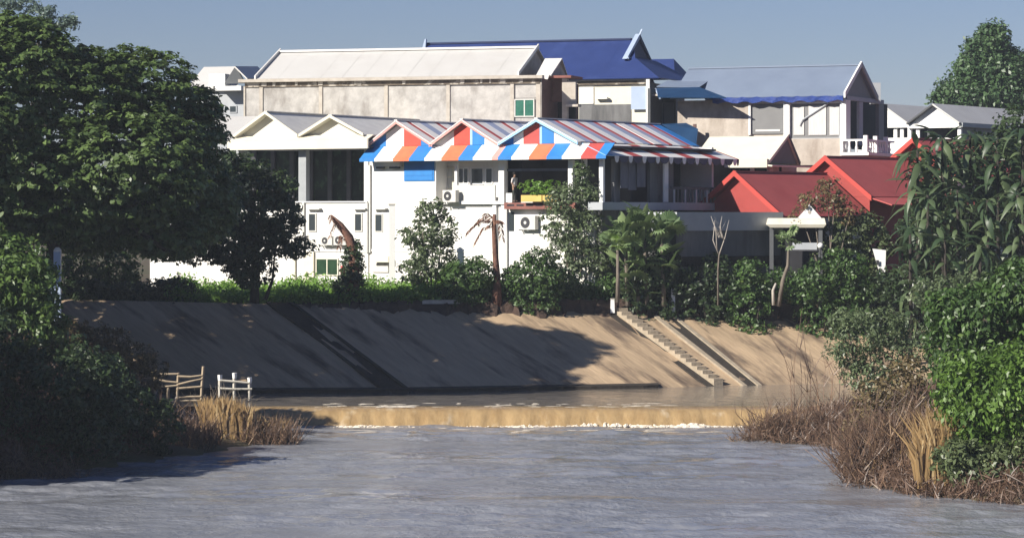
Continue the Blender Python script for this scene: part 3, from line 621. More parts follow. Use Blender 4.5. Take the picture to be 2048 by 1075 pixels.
# ---- long grey warehouse ---------------------------------------------------------------
B = Fr(487, 196, 17)
r = thing('warehouse', B.pt(9, 4, GROUND_Z), 'long grey plastered building with a pale sheet metal gable roof', 'building')
ub = B.U(1083, 0); ze = B.Z(155, ub / 2, 0); dp = 9.0
B.box(MB(), .15, ub - .1, .12, .4, GZ, ze - .2).build('wall', M['plaster'], r)
B.box(MB(), 0, .25, .4, dp, GZ, ze - .2).build('wall', M['plaster'], r); B.box(MB(), ub - .3, ub - .05, .4, dp, GZ, ze - .2).build('wall', M['dark_brown'], r)
xs_ = [487, 522, 641, 772, 896, 1024, 1083]
for a, b in zip(xs_[:-1], xs_[1:]):                              # plaster bays between the piers
    if a == 1024:
        for (p0, p1, q0, q1) in ((1031, 1076, 171, 196), (1031, 1076, 236, 262)): pb('plaster_panel', M['plaster'], r, B, p0, p1, q0, q1, .07, .06)
    else:
        pb('plaster_panel', M['plaster'], r, B, a + 3.5, b - 3.5, 172, 262, .07, .06)
for k, a in enumerate(xs_): B.box(MB(), B.U(a, 0) - .12 + (.12 if k == 0 else 0), B.U(a, 0) + .12 - (.12 if k == 6 else 0), 0, .15, GZ, ze - .45).build('pier', M['plaster_trim'], r)
B.box(MB(), .1, ub - .1, -.03, .3, ze - .52, ze - .2).build('ring_beam', M['rust'], r)
B.box(MB(), -.25, ub + .15, -.35, .15, ze - .2, ze).build('gutter', M['plaster_trim'], r)
for k in range(14): uu = random.uniform(.3, ub - .3); B.box(MB(), uu, uu + random.uniform(.1, .35), -.07, -.031, ze - .45, ze - .2).build('bracket', M['plaster_trim'], r)
rl, rr_ = B.U(514, .2), B.U(1036, .2); zr = ze + 2.1; vr = 4.6
for v0, z0, v1, z1 in ((.1, ze + .05, vr, zr), (dp + .2, ze + .05, vr, zr)):
    ks = 12
    for k in range(ks):
        a, b = lerp(rl, rr_, k / ks), lerp(rl, rr_, (k + 1) / ks)
        MB().slab([B.pt(a, v0, z0), B.pt(b + .03, v0, z0), B.pt(b + .03, v1, z1), B.pt(a, v1, z1)], .05 + .012 * (k % 2)).build('roof_sheet', M['sheet_grey'], r)
B.box(MB(), rl - .05, rr_ + .05, vr - .35, vr + .35, zr - .08, zr + .06).build('ridge_cap', M['sheet_bright'], r)
for uu in (rl - .12, rr_ + .02):
    MB().plate([B.pt(uu, .0, ze + .0), B.pt(uu, vr, zr - .05), B.pt(uu, vr, zr + .2), B.pt(uu, .0, ze + .25)], B.u * .1).build('bargeboard', M['sheet_bright'], r)
MB().plate([B.pt(rr_ - .3, .2, ze), B.pt(rr_ - .3, dp, ze), B.pt(rr_ - .3, vr, zr - .1)], B.u * .1).build('gable_board', M['plaster_trim'], r)
win(B, r, 1029, 1069, 198, 234, .05, frame=M['plastic'], pane=M['glass_green'], bars=1)
pb('corner_column', M['plaster_trim'], r, B, 1072, 1081, 168, 262, -.04, .1)

# ---- annex at the warehouse's end -------------------------------------------------------
A = Fr(1084, 191.5, 17)
r = thing('stair_annex', A.pt(1, 2, GROUND_Z), 'small brown-walled annex with a pale roof at the end of the grey building', 'annex')
za_ = A.Z(150, .5, 0)
A.box(MB(), .05, A.U(1126, 1.2), 1.2, 1.4, za_ - 1.7, za_ - .15).build('wall', M['dark_brown'], r)
A.box(MB(), .05, A.U(1150, 2.5), 2.5, 2.7, GZ, za_ - 1.5).build('wall', M['dark'], r)
A.box(MB(), A.U(1124, .8), A.U(1134, .8), .8, 1.2, GZ, za_ - .2).build('column', M['plaster_trim'], r)
A.box(MB(), A.U(1134, .8), A.U(1151, .8), .8, 1.1, za_ - 1.9, za_ - .4).build('balcony_front', M['plaster_trim'], r)
A.box(MB(), A.U(1132, .5), A.U(1156, .5), .5, 1.3, za_ - 2.05, za_ - 1.88).build('balcony_slab', M['plaster_trim'], r)
A.box(MB(), A.U(1098, 1.6), A.U(1104, 1.6), 1.6, 1.8, GZ, za_ - 1.7).build('column', M['grey_light'], r)
A.box(MB(), A.U(1096, .4), A.U(1142, .4), .4, 3.2, za_ - .18, za_ - .02).build('roof_slab', M['beam_red'], r)
a0, a1 = A.U(1072, .2), A.U(1102, .2)
MB().slab([A.pt(a0, .2, za_ + .0), A.pt(a1, .2, za_), A.pt(a1 + .15, 2.3, za_ + 1.2), A.pt(a0, 2.3, za_ + 1.2)], .08).build('roof_sheet', M['sheet_bright'], r)
MB().slab([A.pt(a0, 4.4, za_ + .0), A.pt(a1, 4.4, za_), A.pt(a1 + .15, 2.32, za_ + 1.2), A.pt(a0, 2.32, za_ + 1.2)], .08).build('roof_sheet', M['sheet_grey'], r)
MB().plate([A.pt(a1 - .05, .4, za_ - .02), A.pt(a1 - .05, 4.2, za_ - .02), A.pt(a1 - .05, 2.3, za_ + 1.05)], A.u * -.1).build('gable_board', M['plaster_trim'], r)
MB().plate([A.pt(a0 + .5, .15, za_ + .02), A.pt(a1 - .1, .15, za_ + .02), A.pt((a0 + a1) / 2 + .2, .15, za_ - .5)], A.v * .1).build('spout', M['sheet_bright'], r)

# ---- navy-roofed building ----------------------------------------------------------------
N = Fr(800, 218, 21)
r = thing('navy_roof_building', N.pt(12, 5, GROUND_Z), 'large building with a dark navy hipped roof and white-edged gablet', 'building')
n0, n1 = N.U(800, 0), N.U(1302, 0); ne = N.Z(157, N.U(1230, 0), 0); nv = 5.0; nz = N.Z(79, N.U(1270, nv), nv); nr = N.U(1268, nv)
hv = lerp(0, nv, .52); hz = lerp(ne, nz, .52)
n2 = N.U(1350, nv)
for k in range(9):
    a, b = lerp(n0, nr - .9, k / 9), lerp(n0, nr - .9, (k + 1) / 9)
    MB().slab([N.pt(a, 0, ne), N.pt(b + .02, 0, ne), N.pt(b + .02, nv, nz), N.pt(a, nv, nz)], .06 + .01 * (k % 2)).build('roof_sheet', M['navy'], r)
MB().slab([N.pt(nr - .9, 0, ne), N.pt(n1 + .6, 0, ne), N.pt(nr + .9, hv, hz), N.pt(nr, nv, nz), N.pt(nr - .9, nv, nz)], .06).build('roof_sheet', M['navy'], r)
MB().slab([N.pt(n0, 2 * nv, ne), N.pt(nr, 2 * nv, ne), N.pt(nr, nv, nz), N.pt(n0, nv, nz)], .06).build('roof_sheet', M['navy'], r)
MB().slab([N.pt(n1 + .6, 0, ne), N.pt(n1 + .6, 2 * nv, ne), N.pt(nr + .9, 2 * nv - hv, hz), N.pt(nr + .9, hv, hz)], .06).build('hip_sheet', M['navy'], r)
gu = nr + .35; gl, gr = hv - .2, 2 * nv - hv + .2
MB().plate([N.pt(gu, gl, hz), N.pt(gu, gr, hz), N.pt(gu, nv, nz - .1)], N.u * -.1).build('gablet_board', M['navy_dark'], r)
MB().plate([N.pt(gu + .12, gl - .15, hz - .1), N.pt(gu + .12, nv, nz + .05), N.pt(gu + .12, nv, nz + .4), N.pt(gu + .12, gl - .45, hz - .1)], N.u * -.35).build('bargeboard', M['bluewhite'], r)
MB().plate([N.pt(gu + .12, gr + .15, hz - .1), N.pt(gu + .12, nv, nz + .05), N.pt(gu + .12, nv, nz + .4), N.pt(gu + .12, gr + .45, hz - .1)], N.u * -.35).build('bargeboard', M['navy_dark'], r)
N.box(MB(), gu - .2, gu + .2, gl - .3, gr, hz - .12, hz + .05).build('gablet_sill', M['bluewhite'], r)
MB().plate([N.pt(gu + .1, nv - .1, nz + .2), N.pt(gu + .1, nv + .1, nz + .2), N.pt(gu + .3, nv, nz + .75)], N.u * -.1).build('finial', M['bluewhite'], r)
N.box(MB(), n0, nr - .2, nv - .18, nv + .18, nz - .02, nz + .1).build('ridge_cap', M['navy_dark'], r)
MB().plate([N.pt(n0 - .1, nv - .5, nz - .3), N.pt(n0 + .15, nv - .5, nz - .3), N.pt(n0 + .2, nv - .5, nz + .35), N.pt(n0 + .1, nv - .5, nz + .35)], N.v * .2).build('finial', M['bluewhite'], r)
# rear wing
w0, w1 = N.U(1285, 9), N.U(1350, 9); wz = N.Z(158, w1, 9); wt = N.Z(118, w0, 11)
MB().slab([N.pt(w0 - 2, 9, wz), N.pt(w1, 9, wz), N.pt(w1 - .9, 11.5, wt), N.pt(w0 - 2, 11.5, wt)], .08).build('wing_roof', M['navy'], r)
MB().slab([N.pt(w1, 9, wz), N.pt(w1, 14, wz), N.pt(w1 - .9, 11.5, wt)], .08).build('wing_roof', M['navy'], r)
uw0, uw1 = N.U(1120, .5), N.U(1297, .5)
N.box(MB(), uw0 - 8, uw1, .6, .85, GZ, ne - .3).build('wall', M['cream'], r); N.box(MB(), uw1 - .25, uw1, .85, 9, GZ, ne - .3).build('wall', M['grey_wall'], r)
N.box(MB(), uw0, uw1 + .1, .25, .6, ne - .16, ne + .0).build('eave_board', M['plaster_trim'], r); N.box(MB(), uw0, uw1, .4, .62, ne - .42, ne - .17).build('ring_beam', M['rust'], r)
pb('wall_panel', M['white'], r, N, 1158, 1187, 174, 208, .52, .08)
pb('plaster_panel', M['grey_wall'], r, N, 1158, 1262, 209, 262, .55, .05)
pb('metal_sheet', M['bluewhite'], r, N, 1262, 1295, 173, 219, .3, .06)
pb('bracket', M['white_clean'], r, N, 1190, 1214, 194, 198, .2, .3)
pb('corner_post', M['white_clean'], r, N, 1292, 1299, 158, 262, .1, .2)

# ---- blue tin lean-to shop -----------------------------------------------------------------
L_ = Fr(1298, 205.5, 25)
r = thing('tin_lean_to', L_.pt(2, 2, GROUND_Z), 'dark lean-to shop under sloping blue tin sheets', 'shed')
l1 = L_.U(1400, 1.5)
z1, z2, z3 = L_.Z(160, 1, 2.5), L_.Z(172, 1, 1.4), L_.Z(193, 3, -.6)
MB().slab([L_.pt(0, 1.4, z2), L_.pt(l1, 1.4, z2 - .1), L_.pt(l1, 3.4, z1), L_.pt(0, 3.4, z1)], .06).build('upper_sheet', M['bluegrey'], r)
MB().slab([L_.pt(1.0, -.8, z3), L_.pt(L_.U(1452, -.8), -.8, z3 - .12), L_.pt(l1, 1.35, z2 - .12), L_.pt(0, 1.35, z2 - .12)], .07).build('awning_sheet', M['blue_sheet'], r)
m = MB().tube([L_.pt(0, 1.2, z2 - .2), L_.pt(1.15, -.8, z3 - .12)], .07, 5); m.build('strut', M['bluewhite'], r)
pb('rail', M['plaster_trim'], r, L_, 1300, 1332, 188, 192, .4, .1)
L_.box(MB(), 0, L_.U(1350, 2.2), 2.2, 2.4, GZ, z2 - .2).build('wall', M['dark'], r); L_.box(MB(), -.1, .1, 0, 2.2, GZ, z2 - .2).build('wall', M['grey_dark'], r)
for a in (1306, 1328): pb('door', M['grey_dark'], r, L_, a, a + 20, 205, 262, 2.14, .05)
MB().slab([L_.pt(L_.U(1322, .5), .5, L_.Z(248, 1, .5)), L_.pt(L_.U(1392, -1.4), -1.4, L_.Z(293, 3, -1.4)), L_.pt(L_.U(1396, 0), 0, L_.Z(258, 3, 0)), L_.pt(L_.U(1372, .8), .8, L_.Z(246, 2, .8))], .04).build('tarpaulin', M['blue_sheet'], r)
pb('panel', M['plaster_trim'], r, L_, 1372, 1384, 250, 275, .9, .08); pb('post', M['dark_brown'], r, L_, 1386, 1392, 248, 300, .3, .12)

# ---- blue-grey roofed house ----------------------------------------------------------------
E = Fr(1355, 206, 24)
r = thing('blue_grey_roof_house', E.pt(5, 3, GROUND_Z), 'unfinished upper-floor house with blue-grey roof and shaded gable end', 'house')
e1 = E.U(1690, 0); ee = E.Z(194, E.U(1550, 0), 0); ev = 3.3; ez = E.Z(130, E.U(1725, ev), ev); er = E.U(1722, ev)
for k in range(8):
    a, b = lerp(-.4, er, k / 8), lerp(-.4, er, (k + 1) / 8); a0, b0 = lerp(-.4, e1 + .15, k / 8), lerp(-.4, e1 + .15, (k + 1) / 8)
    MB().slab([E.pt(a0, -.4, ee), E.pt(b0, -.4, ee), E.pt(b, ev, ez), E.pt(a, ev, ez)], .05 + .008 * (k % 2)).build('roof_sheet', M['bluegrey'], r)
MB().slab([E.pt(-.4, 2 * ev + .4, ee), E.pt(e1 + .15, 2 * ev + .4, ee), E.pt(er, ev, ez), E.pt(-.4, ev, ez)], .05).build('roof_sheet', M['bluegrey'], r)
E.box(MB(), -.4, er, ev - .15, ev + .15, ez - .03, ez + .06).build('ridge_cap', M['bluegrey'], r)
MB().plate([E.pt(e1 + .2, -.55, ee - .15), E.pt(er + .08, ev, ez - .1), E.pt(er + .08, ev, ez + .25), E.pt(e1 + .2, -.55, ee + .25)], E.u * -.12).build('bargeboard', M['white_clean'], r)
MB().plate([E.pt(e1 + .2, 2 * ev + .55, ee - .15), E.pt(er + .08, ev, ez - .1), E.pt(er + .08, ev, ez + .25), E.pt(e1 + .2, 2 * ev + .55, ee + .25)], E.u * -.12).build('bargeboard', M['grey_light'], r)
MB().plate([E.pt(e1 - .1, 0, ee), E.pt(e1 - .1, 2 * ev, ee), E.pt(e1 - .1, ev, ez - .12)], E.u * -.12).build('gable_board', M['grey_panel'], r)
m = MB(); q0 = E.U(1425, -.45); nn = 26
for k in range(nn):                                              # rolled blue tarpaulin hanging along the eave
    a, b = lerp(q0, e1, k / nn), lerp(q0, e1, (k + 1) / nn); da, db = .36 + .08 * math.sin(k * 1.7), .36 + .08 * math.sin((k + 1) * 1.7)
    m.hexa([E.pt(a, -.46, ee - da), E.pt(b, -.46, ee - db), E.pt(b, -.34, ee - db), E.pt(a, -.34, ee - da)], [E.pt(a, -.50 - .03 * math.sin(k), ee - .02 + .05 * math.sin(k * 2.3)), E.pt(b, -.50 - .03 * math.sin(k + 1), ee - .02 + .05 * math.sin((k + 1) * 2.3)), E.pt(b, -.34, ee - .06), E.pt(a, -.34, ee - .06)])
m.build('tarpaulin', M['blue_tarp'], r)
zw0, zw1 = E.Z(312, 6, 0), ee - .05
E.box(MB(), 0, E.U(1498, 0), 0, .2, GZ, zw1 - .1).build('wall', M['plaster_tan'], r)
pb('shutter', M['grey_panel'], r, E, 1501, 1566, 207, 268, .12, .06); pb('shutter_rail', M['sheet_bright'], r, E, 1511, 1560, 259, 263, .08, .03)
E.box(MB(), E.U(1498, 0), e1, .22, .4, GZ, E.Z(268, 6, 0)).build('wall', M['plaster_tan'], r)
pb('lintel', M['white_clean'], r, E, 1498, 1690, 199, 206, -.05, .3); pb('pillar', M['white_clean'], r, E, 1567, 1579, 206, 300, -.08, .3)
pb('pillar', M['white_clean'], r, E, 1497, 1501, 206, 270, -.04, .25)
pb('wall', M['plaster_tan'], r, E, 1580, 1692, 277, 330, .0, .22); pb('pillar', M['white_clean'], r, E, 1680, 1690, 206, 310, -.05, .25)
pb('wall', M['grey_panel'], r, E, 1580, 1681, 206, 277, .5, .1)
wz = MB(); fw = win(E, r, 1581, 1680, 206, 278, .16, frame=M['grey_light'], pane=M['grey_panel'])
for a, b, yt in ((1587, 1608, 214), (1617, 1652, 212), (1659, 1678, 214)): pb('curtain', M['curtain'], fw, E, a, b, yt, 270, .08, .05)
m = MB().tube([E.pt(E.U(1600, .05), .02, E.Z(252, 8, 0)), E.pt(E.U(1606, .05), .02, E.Z(240, 8, 0)), E.pt(E.U(1625, .05), .02, E.Z(228, 8, 0)), E.pt(E.U(1660, .05), .02, E.Z(206, 8, 0))], .06, 5); m.build('curtain_sash', M['grey_light'], fw)
# gable end porch with balustrade
sb('lintel', M['grey_light'], r, E, 1694, 1768, 196, 204, e1 + .05, .3); sb('wall', M['dark'], r, E, 1690, 1775, 204, 300, e1 - 1.6, .2)
sb('column', M['grey_light'], r, E, 1719, 1726, 204, 290, e1 + .02, .2); sb('column', M['grey_panel'], r, E, 1758, 1768, 200, 300, e1 + .02, .25); sb('column', M['white_clean'], r, E, 1692, 1701, 200, 300, e1 + .1, .3)
ux = e1 + 1.6
E.box(MB(), e1 - .2, ux + .2, -.4, 6.4, E.Z(312, e1, 2), E.Z(306, e1, 2)).build('balcony_slab', M['white'], r)
E.box(MB(), e1 - .2, ux, -.2, 6.2, GZ, E.Z(312, e1, 2) - .01).build('wall', M['plaster_tan'], r)
zb0, zb1 = E.Z(306, e1, 2), E.Z(280, e1, 2)
def baluster(p, h):
    m = MB(); m.tube([p, p + Vector((0, 0, h * .15)), p + Vector((0, 0, h * .35)), p + Vector((0, 0, h * .6)), p + Vector((0, 0, h * .85)), p + Vector((0, 0, h))], [.11, .07, .12, .06, .07, .11], 7); m.build('baluster', M['white_clean'], r, smooth=True)
for k in range(4): baluster(E.pt(e1 - .1 + k * .5, -.25, zb0), zb1 - zb0 - .12)
for k in range(1, 11): baluster(E.pt(ux - .05, -.25 + k * .55, zb0), zb1 - zb0 - .12)
E.box(MB(), e1 - .2, ux + .1, -.35, -.15, zb1 - .12, zb1).build('handrail', M['white_clean'], r); E.box(MB(), ux - .15, ux + .05, -.15, 6.2, zb1 - .12, zb1).build('handrail', M['white_clean'], r)
for v_ in (-.25, 2.0, 4.4): E.box(MB(), ux - .19, ux + .09, v_ - .14, v_ + .14, zb0, zb1 + .25).build('newel', M['white_clean'], r)
tk = E.pt(e1 - .3, 2 * ev + 1.2, ee - .3)
MB().box(tk.x - .3, tk.x + .4, tk.y - .3, tk.y + .4, tk.z, tk.z + 1.5).build('roof_tank', M['grey_light'], r)

# ---- cream gabled house -------------------------------------------------------------------
C = Fr(1382, 191, 22)
r = thing('cream_gable_house', C.pt(3, 3, GROUND_Z), 'low house with cream roof, grey gable and a cream box gutter', 'house')
c1 = C.U(1540, 0); ce = C.Z(326, 2, 0); cv = 3.2; cz = C.Z(272, C.U(1577, cv), cv); cr = C.U(1577, cv)
MB().slab([C.pt(0, -.2, ce), C.pt(c1, -.2, ce), C.pt(cr, cv, cz), C.pt(.2, cv, cz)], .07).build('roof_sheet', M['cream'], r)
MB().slab([C.pt(0, 2 * cv + .3, ce), C.pt(c1, 2 * cv + .3, ce), C.pt(cr, cv, cz), C.pt(.2, cv, cz)], .07).build('roof_sheet', M['cream'], r)
MB().plate([C.pt(c1 - .1, .1, ce), C.pt(c1 - .1, 2 * cv, ce), C.pt(cr - .12, cv, cz - .1)], C.u * -.1).build('gable_board', M['gable_grey'], r)
MB().plate([C.pt(c1 + .05, 2 * cv + .3, ce - .05), C.pt(cr + .05, cv, cz - .05), C.pt(cr + .05, cv, cz + .14), C.pt(c1 + .05, 2 * cv + .4, ce + .14)], C.u * -.1).build('bargeboard', M['grey_dark'], r)
MB().plate([C.pt(c1 + .05, -.2, ce - .05), C.pt(cr + .05, cv, cz - .05), C.pt(cr + .05, cv, cz + .14), C.pt(c1 + .05, -.3, ce + .14)], C.u * -.1).build('bargeboard', M['cream'], r)
for a, b in ((1376, 1402), (1403.5, 1458), (1459.5, 1534)): pb('gutter', M['cream'], r, C, a, b, 318, 335, -.55, .35)
MB().slab([C.pt(c1 - .6, -.5, ce - .05), C.pt(c1 + .5, 2 * cv, ce - .12), C.pt(c1 + .9, 2 * cv, ce - .14), C.pt(c1 + .3, -.5, ce - .16)], .1).build('side_gutter', M['cream'], r)
pt = C.pt(C.U(1371, -.4), -.4, C.Z(326, 0, -.4)); m = MB().tube([pt, pt + C.v * .4], .22, 10); m.build('gutter_end', M['white_clean'], r)
for a in (1405, 1500): pb('post', M['white_clean'], r, C, a, a + 7, 336, 520, .1, .2)
C.box(MB(), 0, c1, 2.4, 2.6, GZ, ce - .1).build('wall', M['dark'], r); C.box(MB(), c1 - .3, c1 - .12, .3, 2 * cv, GZ, ce - .1).build('wall', M['plaster'], r)

# ---- red-roofed houses ---------------------------------------------------------------------
def red_house(px, D, deg, label, pk, half, ridge_px, ya, yb, eave2):
    Rf = Fr(px, D, deg); r = thing('red_roof_house', Rf.pt(0, 3, GROUND_Z), label, 'house', 'red-roofed houses')
    za, zb_ = Rf.Z(ya, 0, 0), Rf.Z(yb, half, 0); LV = Rf.V(ridge_px, 0)
    for s in (-1, 1):
        k = 5
        for q in range(k):
            v0, v1 = lerp(-.35, LV, q / k), lerp(-.35, LV, (q + 1) / k)
            MB().slab([Rf.pt(s * half, v0, zb_), Rf.pt(0, v0, za), Rf.pt(0, v1, za), Rf.pt(s * half, v1, zb_)], .08 + .01 * (q % 2)).build('roof_sheet', M['red_roof'], r)
        MB().plate([Rf.pt(s * (half + .1), -.42, zb_ - .28), Rf.pt(0, -.42, za - .28), Rf.pt(0, -.42, za + .08), Rf.pt(s * (half + .1), -.42, zb_ + .06)], Rf.v * .07).build('bargeboard', M['red_trim'], r)
        Rf.box(MB(), s * (half - .5) - .1, s * (half - .5) + .1, .2, LV - .2, GZ, zb_ + .1).build('wall', M['red_wall'] if eave2 else M['cream'], r)
    MB().plate([Rf.pt(-half + .4, .1, zb_), Rf.pt(half - .4, .1, zb_), Rf.pt(0, .1, za - .25)], Rf.v * .1).build('gable_board', M['red_wall'], r)
    Rf.box(MB(), -half + .4, half - .4, .12, .3, GZ, zb_).build('wall', M['red_wall'] if eave2 else M['cream'], r)
    Rf.box(MB(), -.12, .12, -.35, LV, za - .04, za + .05).build('ridge_cap', M['red_roof'], r)
    if eave2:
        MB().slab([Rf.pt(half, -.3, zb_ - .05), Rf.pt(half + 1.6, -.3, zb_ - .5), Rf.pt(half + 1.6, LV + .2, zb_ - .5), Rf.pt(half, LV + .2, zb_ - .05)], .08).build('lean_to_sheet', M['red_roof'], r)
    return r
red_house(1476, 180.5, 42, 'red-roofed house with bright red bargeboards, lowest and nearest the grey wall', 0, 3.6, 1652, 343, 432, False)
red_house(1657, 188, 42, 'red-roofed house with a lean-to, middle of the three red roofs', 0, 3.5, 1850, 313, 393, True)
red_house(1832, 195, 42, 'red-roofed house half hidden behind the banana plants, highest of the three red roofs', 0, 3.4, 1990, 277, 352, False)

# ---- grey concrete annex below the terrace, and the small gate pavilion -------------------------
K = Fr(1352, 172.3, -37)
r = thing('grey_annex', K.pt(4, 1, GROUND_Z), 'low stained grey concrete building with a paler band along its top', 'building')
k1 = K.U(1562, 0); kz = [K.Z(y, 4, 0) for y in (424, 461, 512)]
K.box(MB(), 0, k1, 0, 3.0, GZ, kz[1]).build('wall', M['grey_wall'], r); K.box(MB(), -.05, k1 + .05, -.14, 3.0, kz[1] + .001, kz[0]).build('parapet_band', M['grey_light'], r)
K.box(MB(), 0, k1, -.05, -.001, kz[2] - .6, kz[2]).build('dark_plinth', M['concrete_dark'], r)
Q = Fr(1532, 175, 10)
r = thing('gate_pavilion', Q.pt(2, 1, GROUND_Z), 'small open pavilion with thick cream roof edge and a pointed white gable ornament', 'pavilion')
q1 = Q.U(1652, 0); qz0, qz1 = Q.Z(455, 2, 0), Q.Z(436, 2, 0)
m = MB(); m.hexa([Q.pt(.25, .1, qz0), Q.pt(q1 - .15, .1, qz0), Q.pt(q1 - .15, 3, qz0), Q.pt(.25, 3, qz0)], [Q.pt(0, 0, qz0 + .18), Q.pt(q1, 0, qz0 + .18), Q.pt(q1, 3.1, qz0 + .18), Q.pt(0, 3.1, qz0 + .18)]); m.build('cornice', M['cream'], r)
m = MB(); m.hexa([Q.pt(0, 0, qz0 + .185), Q.pt(q1, 0, qz0 + .185), Q.pt(q1, 3.1, qz0 + .185), Q.pt(0, 3.1, qz0 + .185)], [Q.pt(.1, .08, qz1), Q.pt(q1 - .1, .08, qz1), Q.pt(q1 - .1, 3, qz1), Q.pt(.1, 3, qz1)]); m.build('roof_edge', M['cream'], r)
c = Q.U(1619, .1); zp = Q.Z(408, c, .1)
pts = [Q.pt(c - .75, .05, qz1 - .05), Q.pt(c + .75, .05, qz1 - .05), Q.pt(c + .45, .05, lerp(qz1, zp, .35)), Q.pt(c + .2, .05, lerp(qz1, zp, .7)), Q.pt(c, .05, zp), Q.pt(c - .2, .05, lerp(qz1, zp, .7)), Q.pt(c - .45, .05, lerp(qz1, zp, .35))]
g = MB().plate(pts, Q.v * .25).build('gable_ornament', M['white_clean'], r)
cc = Q.pt(c, .03, lerp(qz1, zp, .42)); MB().plate([cc + Q.u * (.1 * math.cos(t)) + Vector((0, 0, .1 * math.sin(t))) for t in np.linspace(0, 6.283, 9)[:-1]], Q.v * .03).build('medallion', M['plaster_trim'], g)
for u_ in (.3, q1 - .35): Q.box(MB(), u_ - .12, u_ + .12, .3, .55, GZ, qz0).build('post', M['grey_dark'], r)
Q.box(MB(), .2, q1 - .2, 2.4, 2.6, GZ, qz0).build('wall', M['dark'], r)
sg = pb('sign_board', M['grey_light'], r, Q, 1585, 1634, 485, 499, .25, .06); pb('sign_frame', M['metal_dark'], sg, Q, 1583, 1636, 499.2, 502, .24, .08)
p = Q.pt(Q.U(1641, .1), .1, Q.Z(491, 3, 0)); m = MB(); m.tube([p + Vector((0, 0, z)) for z in (-.17, -.14, -.06, .06, .14, .17)], [.03, .12, .18, .18, .12, .03], 10); m.build('globe_lamp', M['white_clean'], r, smooth=True)
Q.box(MB(), Q.U(1641, .1) - .04, Q.U(1641, .1) + .04, .07, .13, GZ, Q.Z(491, 3, 0) - .17).build('lamp_post', M['metal_dark'], r)
b0 = P(1757, 545, 174); r = thing('leaning_board', (b0.x, 174, GROUND_Z), 'white board leaning behind the shrubs near the banana plants', 'board')
MB().plate([P(1745, 497, 174.3), P(1772, 500, 174.3), P(1770, 556, 174), P(1762, 556, 174)], (0, .08, 0)).build('panel', M['white_clean'], r)
MB().plate([P(1752, 520, 174.05), P(1758, 520, 174.05), P(1759, 530, 174.02), P(1754, 530, 174.02)], (0, .03, 0)).build('notch', M['metal_dark'], r)

# ---- far houses ------------------------------------------------------------------------------
Y = Fr(1760, 232, 33)
def far_house(px, D, l, a, rr, ya, yb, rend, label, cols_):
    f_ = Fr(px, D, 33); r = thing('far_white_house', f_.pt(2, 4, GROUND_Z), label, 'house', 'far white-roofed houses')
    u0, uc, u1 = f_.U(l, 0), f_.U(a, 0), f_.U(rr, 0); za, zb_ = f_.Z(ya, uc, 0), f_.Z(yb, uc, 0); LV = f_.V(rend, uc)
    gable_panel(f_, u0, u1, u0, u1, uc, zb_, za - .05, .2).build('gable_board', M['white_clean'], r)
    for uf in (u0, u1):
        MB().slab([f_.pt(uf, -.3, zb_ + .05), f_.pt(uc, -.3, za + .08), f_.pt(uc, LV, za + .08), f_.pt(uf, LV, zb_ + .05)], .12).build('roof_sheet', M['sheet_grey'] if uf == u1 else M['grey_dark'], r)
    f_.box(MB(), u0, u1, 0, .2, zb_ - .35, zb_).build('fascia', M['white_clean'], r); f_.box(MB(), u1 - .2, u1 + .15, 0, LV, zb_ - .3, zb_ + .02).build('side_fascia', M['grey_light'], r)
    for px_ in cols_: f_.box(MB(), f_.U(px_, .2) - .15, f_.U(px_, .2) + .15, .25, .5, GZ, zb_ - .36).build('column', M['white_clean'], r)
    f_.box(MB(), u0 + .3, u1 - .2, 3, 3.2, GZ, zb_).build('wall', M['grey_dark'], r); f_.box(MB(), u1 - .4, u1 - .2, .6, LV - .5, GZ, zb_).build('wall', M['grey_panel'], r)
    f_.box(MB(), u0, u1, 0, .15, GZ, f_.Z(276, uc, 0)).build('parapet', M['white_clean'], r)
    return r
far_house(1815, 232, 1815, 1868, 1922, 209, 247, 2080, 'far white house with one wide gable and white columns', (1818, 1835, 1918))
far_house(1715, 236, 1715, 1766, 1818, 209, 247, 1870, 'far white house half hidden behind the blue-grey roofed house', (1803, 1790))
Z_ = Fr(385, 224, 20)
r = thing('far_grey_house', Z_.pt(2, 4, GROUND_Z), 'far small house with grey roof and white dormer beside the big tree', 'house')
Z_.box(MB(), 0, Z_.U(492, 0), .3, .5, GZ, Z_.Z(180, 2, 0)).build('wall', M['grey_light'], r)
MB().slab([Z_.pt(-.5, -.2, Z_.Z(178, 2, 0)), Z_.pt(Z_.U(480, 0), -.2, Z_.Z(178, 2, 0)), Z_.pt(Z_.U(470, 3), 3, Z_.Z(133, 2, 3)), Z_.pt(-.5, 3, Z_.Z(133, 2, 3))], .1).build('roof_sheet', M['sheet_grey'], r)
pb('dormer_wall', M['white_clean'], r, Z_, 418, 450, 148, 172, -.6, .8)
z0 = Z_.Z(168, 2, -.8); MB().plate([Z_.pt(Z_.U(448, -.8), -.8, z0), Z_.pt(Z_.U(490, -.8), -.8, z0), Z_.pt(Z_.U(471, -.8), -.8, Z_.Z(133, 2, -.8))], Z_.v * .2).build('gable_board', M['grey_dark'], r)
MB().slab([Z_.pt(Z_.U(470, -1), -1, Z_.Z(133, 3, -1)), Z_.pt(Z_.U(495, -1), -1, Z_.Z(158, 3, -1)), Z_.pt(Z_.U(540, 4), 4, Z_.Z(158, 3, 4)), Z_.pt(Z_.U(515, 4), 4, Z_.Z(133, 3, 4))], .1).build('roof_sheet', M['sheet_grey'], r)
pb('canopy', M['white_clean'], r, Z_, 430, 482, 172, 181, -1.2, 1.2)
win(Z_, r, 459, 474, 211, 226, .28, frame=M['grey_light']); win(Z_, r, 436, 446, 211, 226, .28, frame=M['grey_light'])
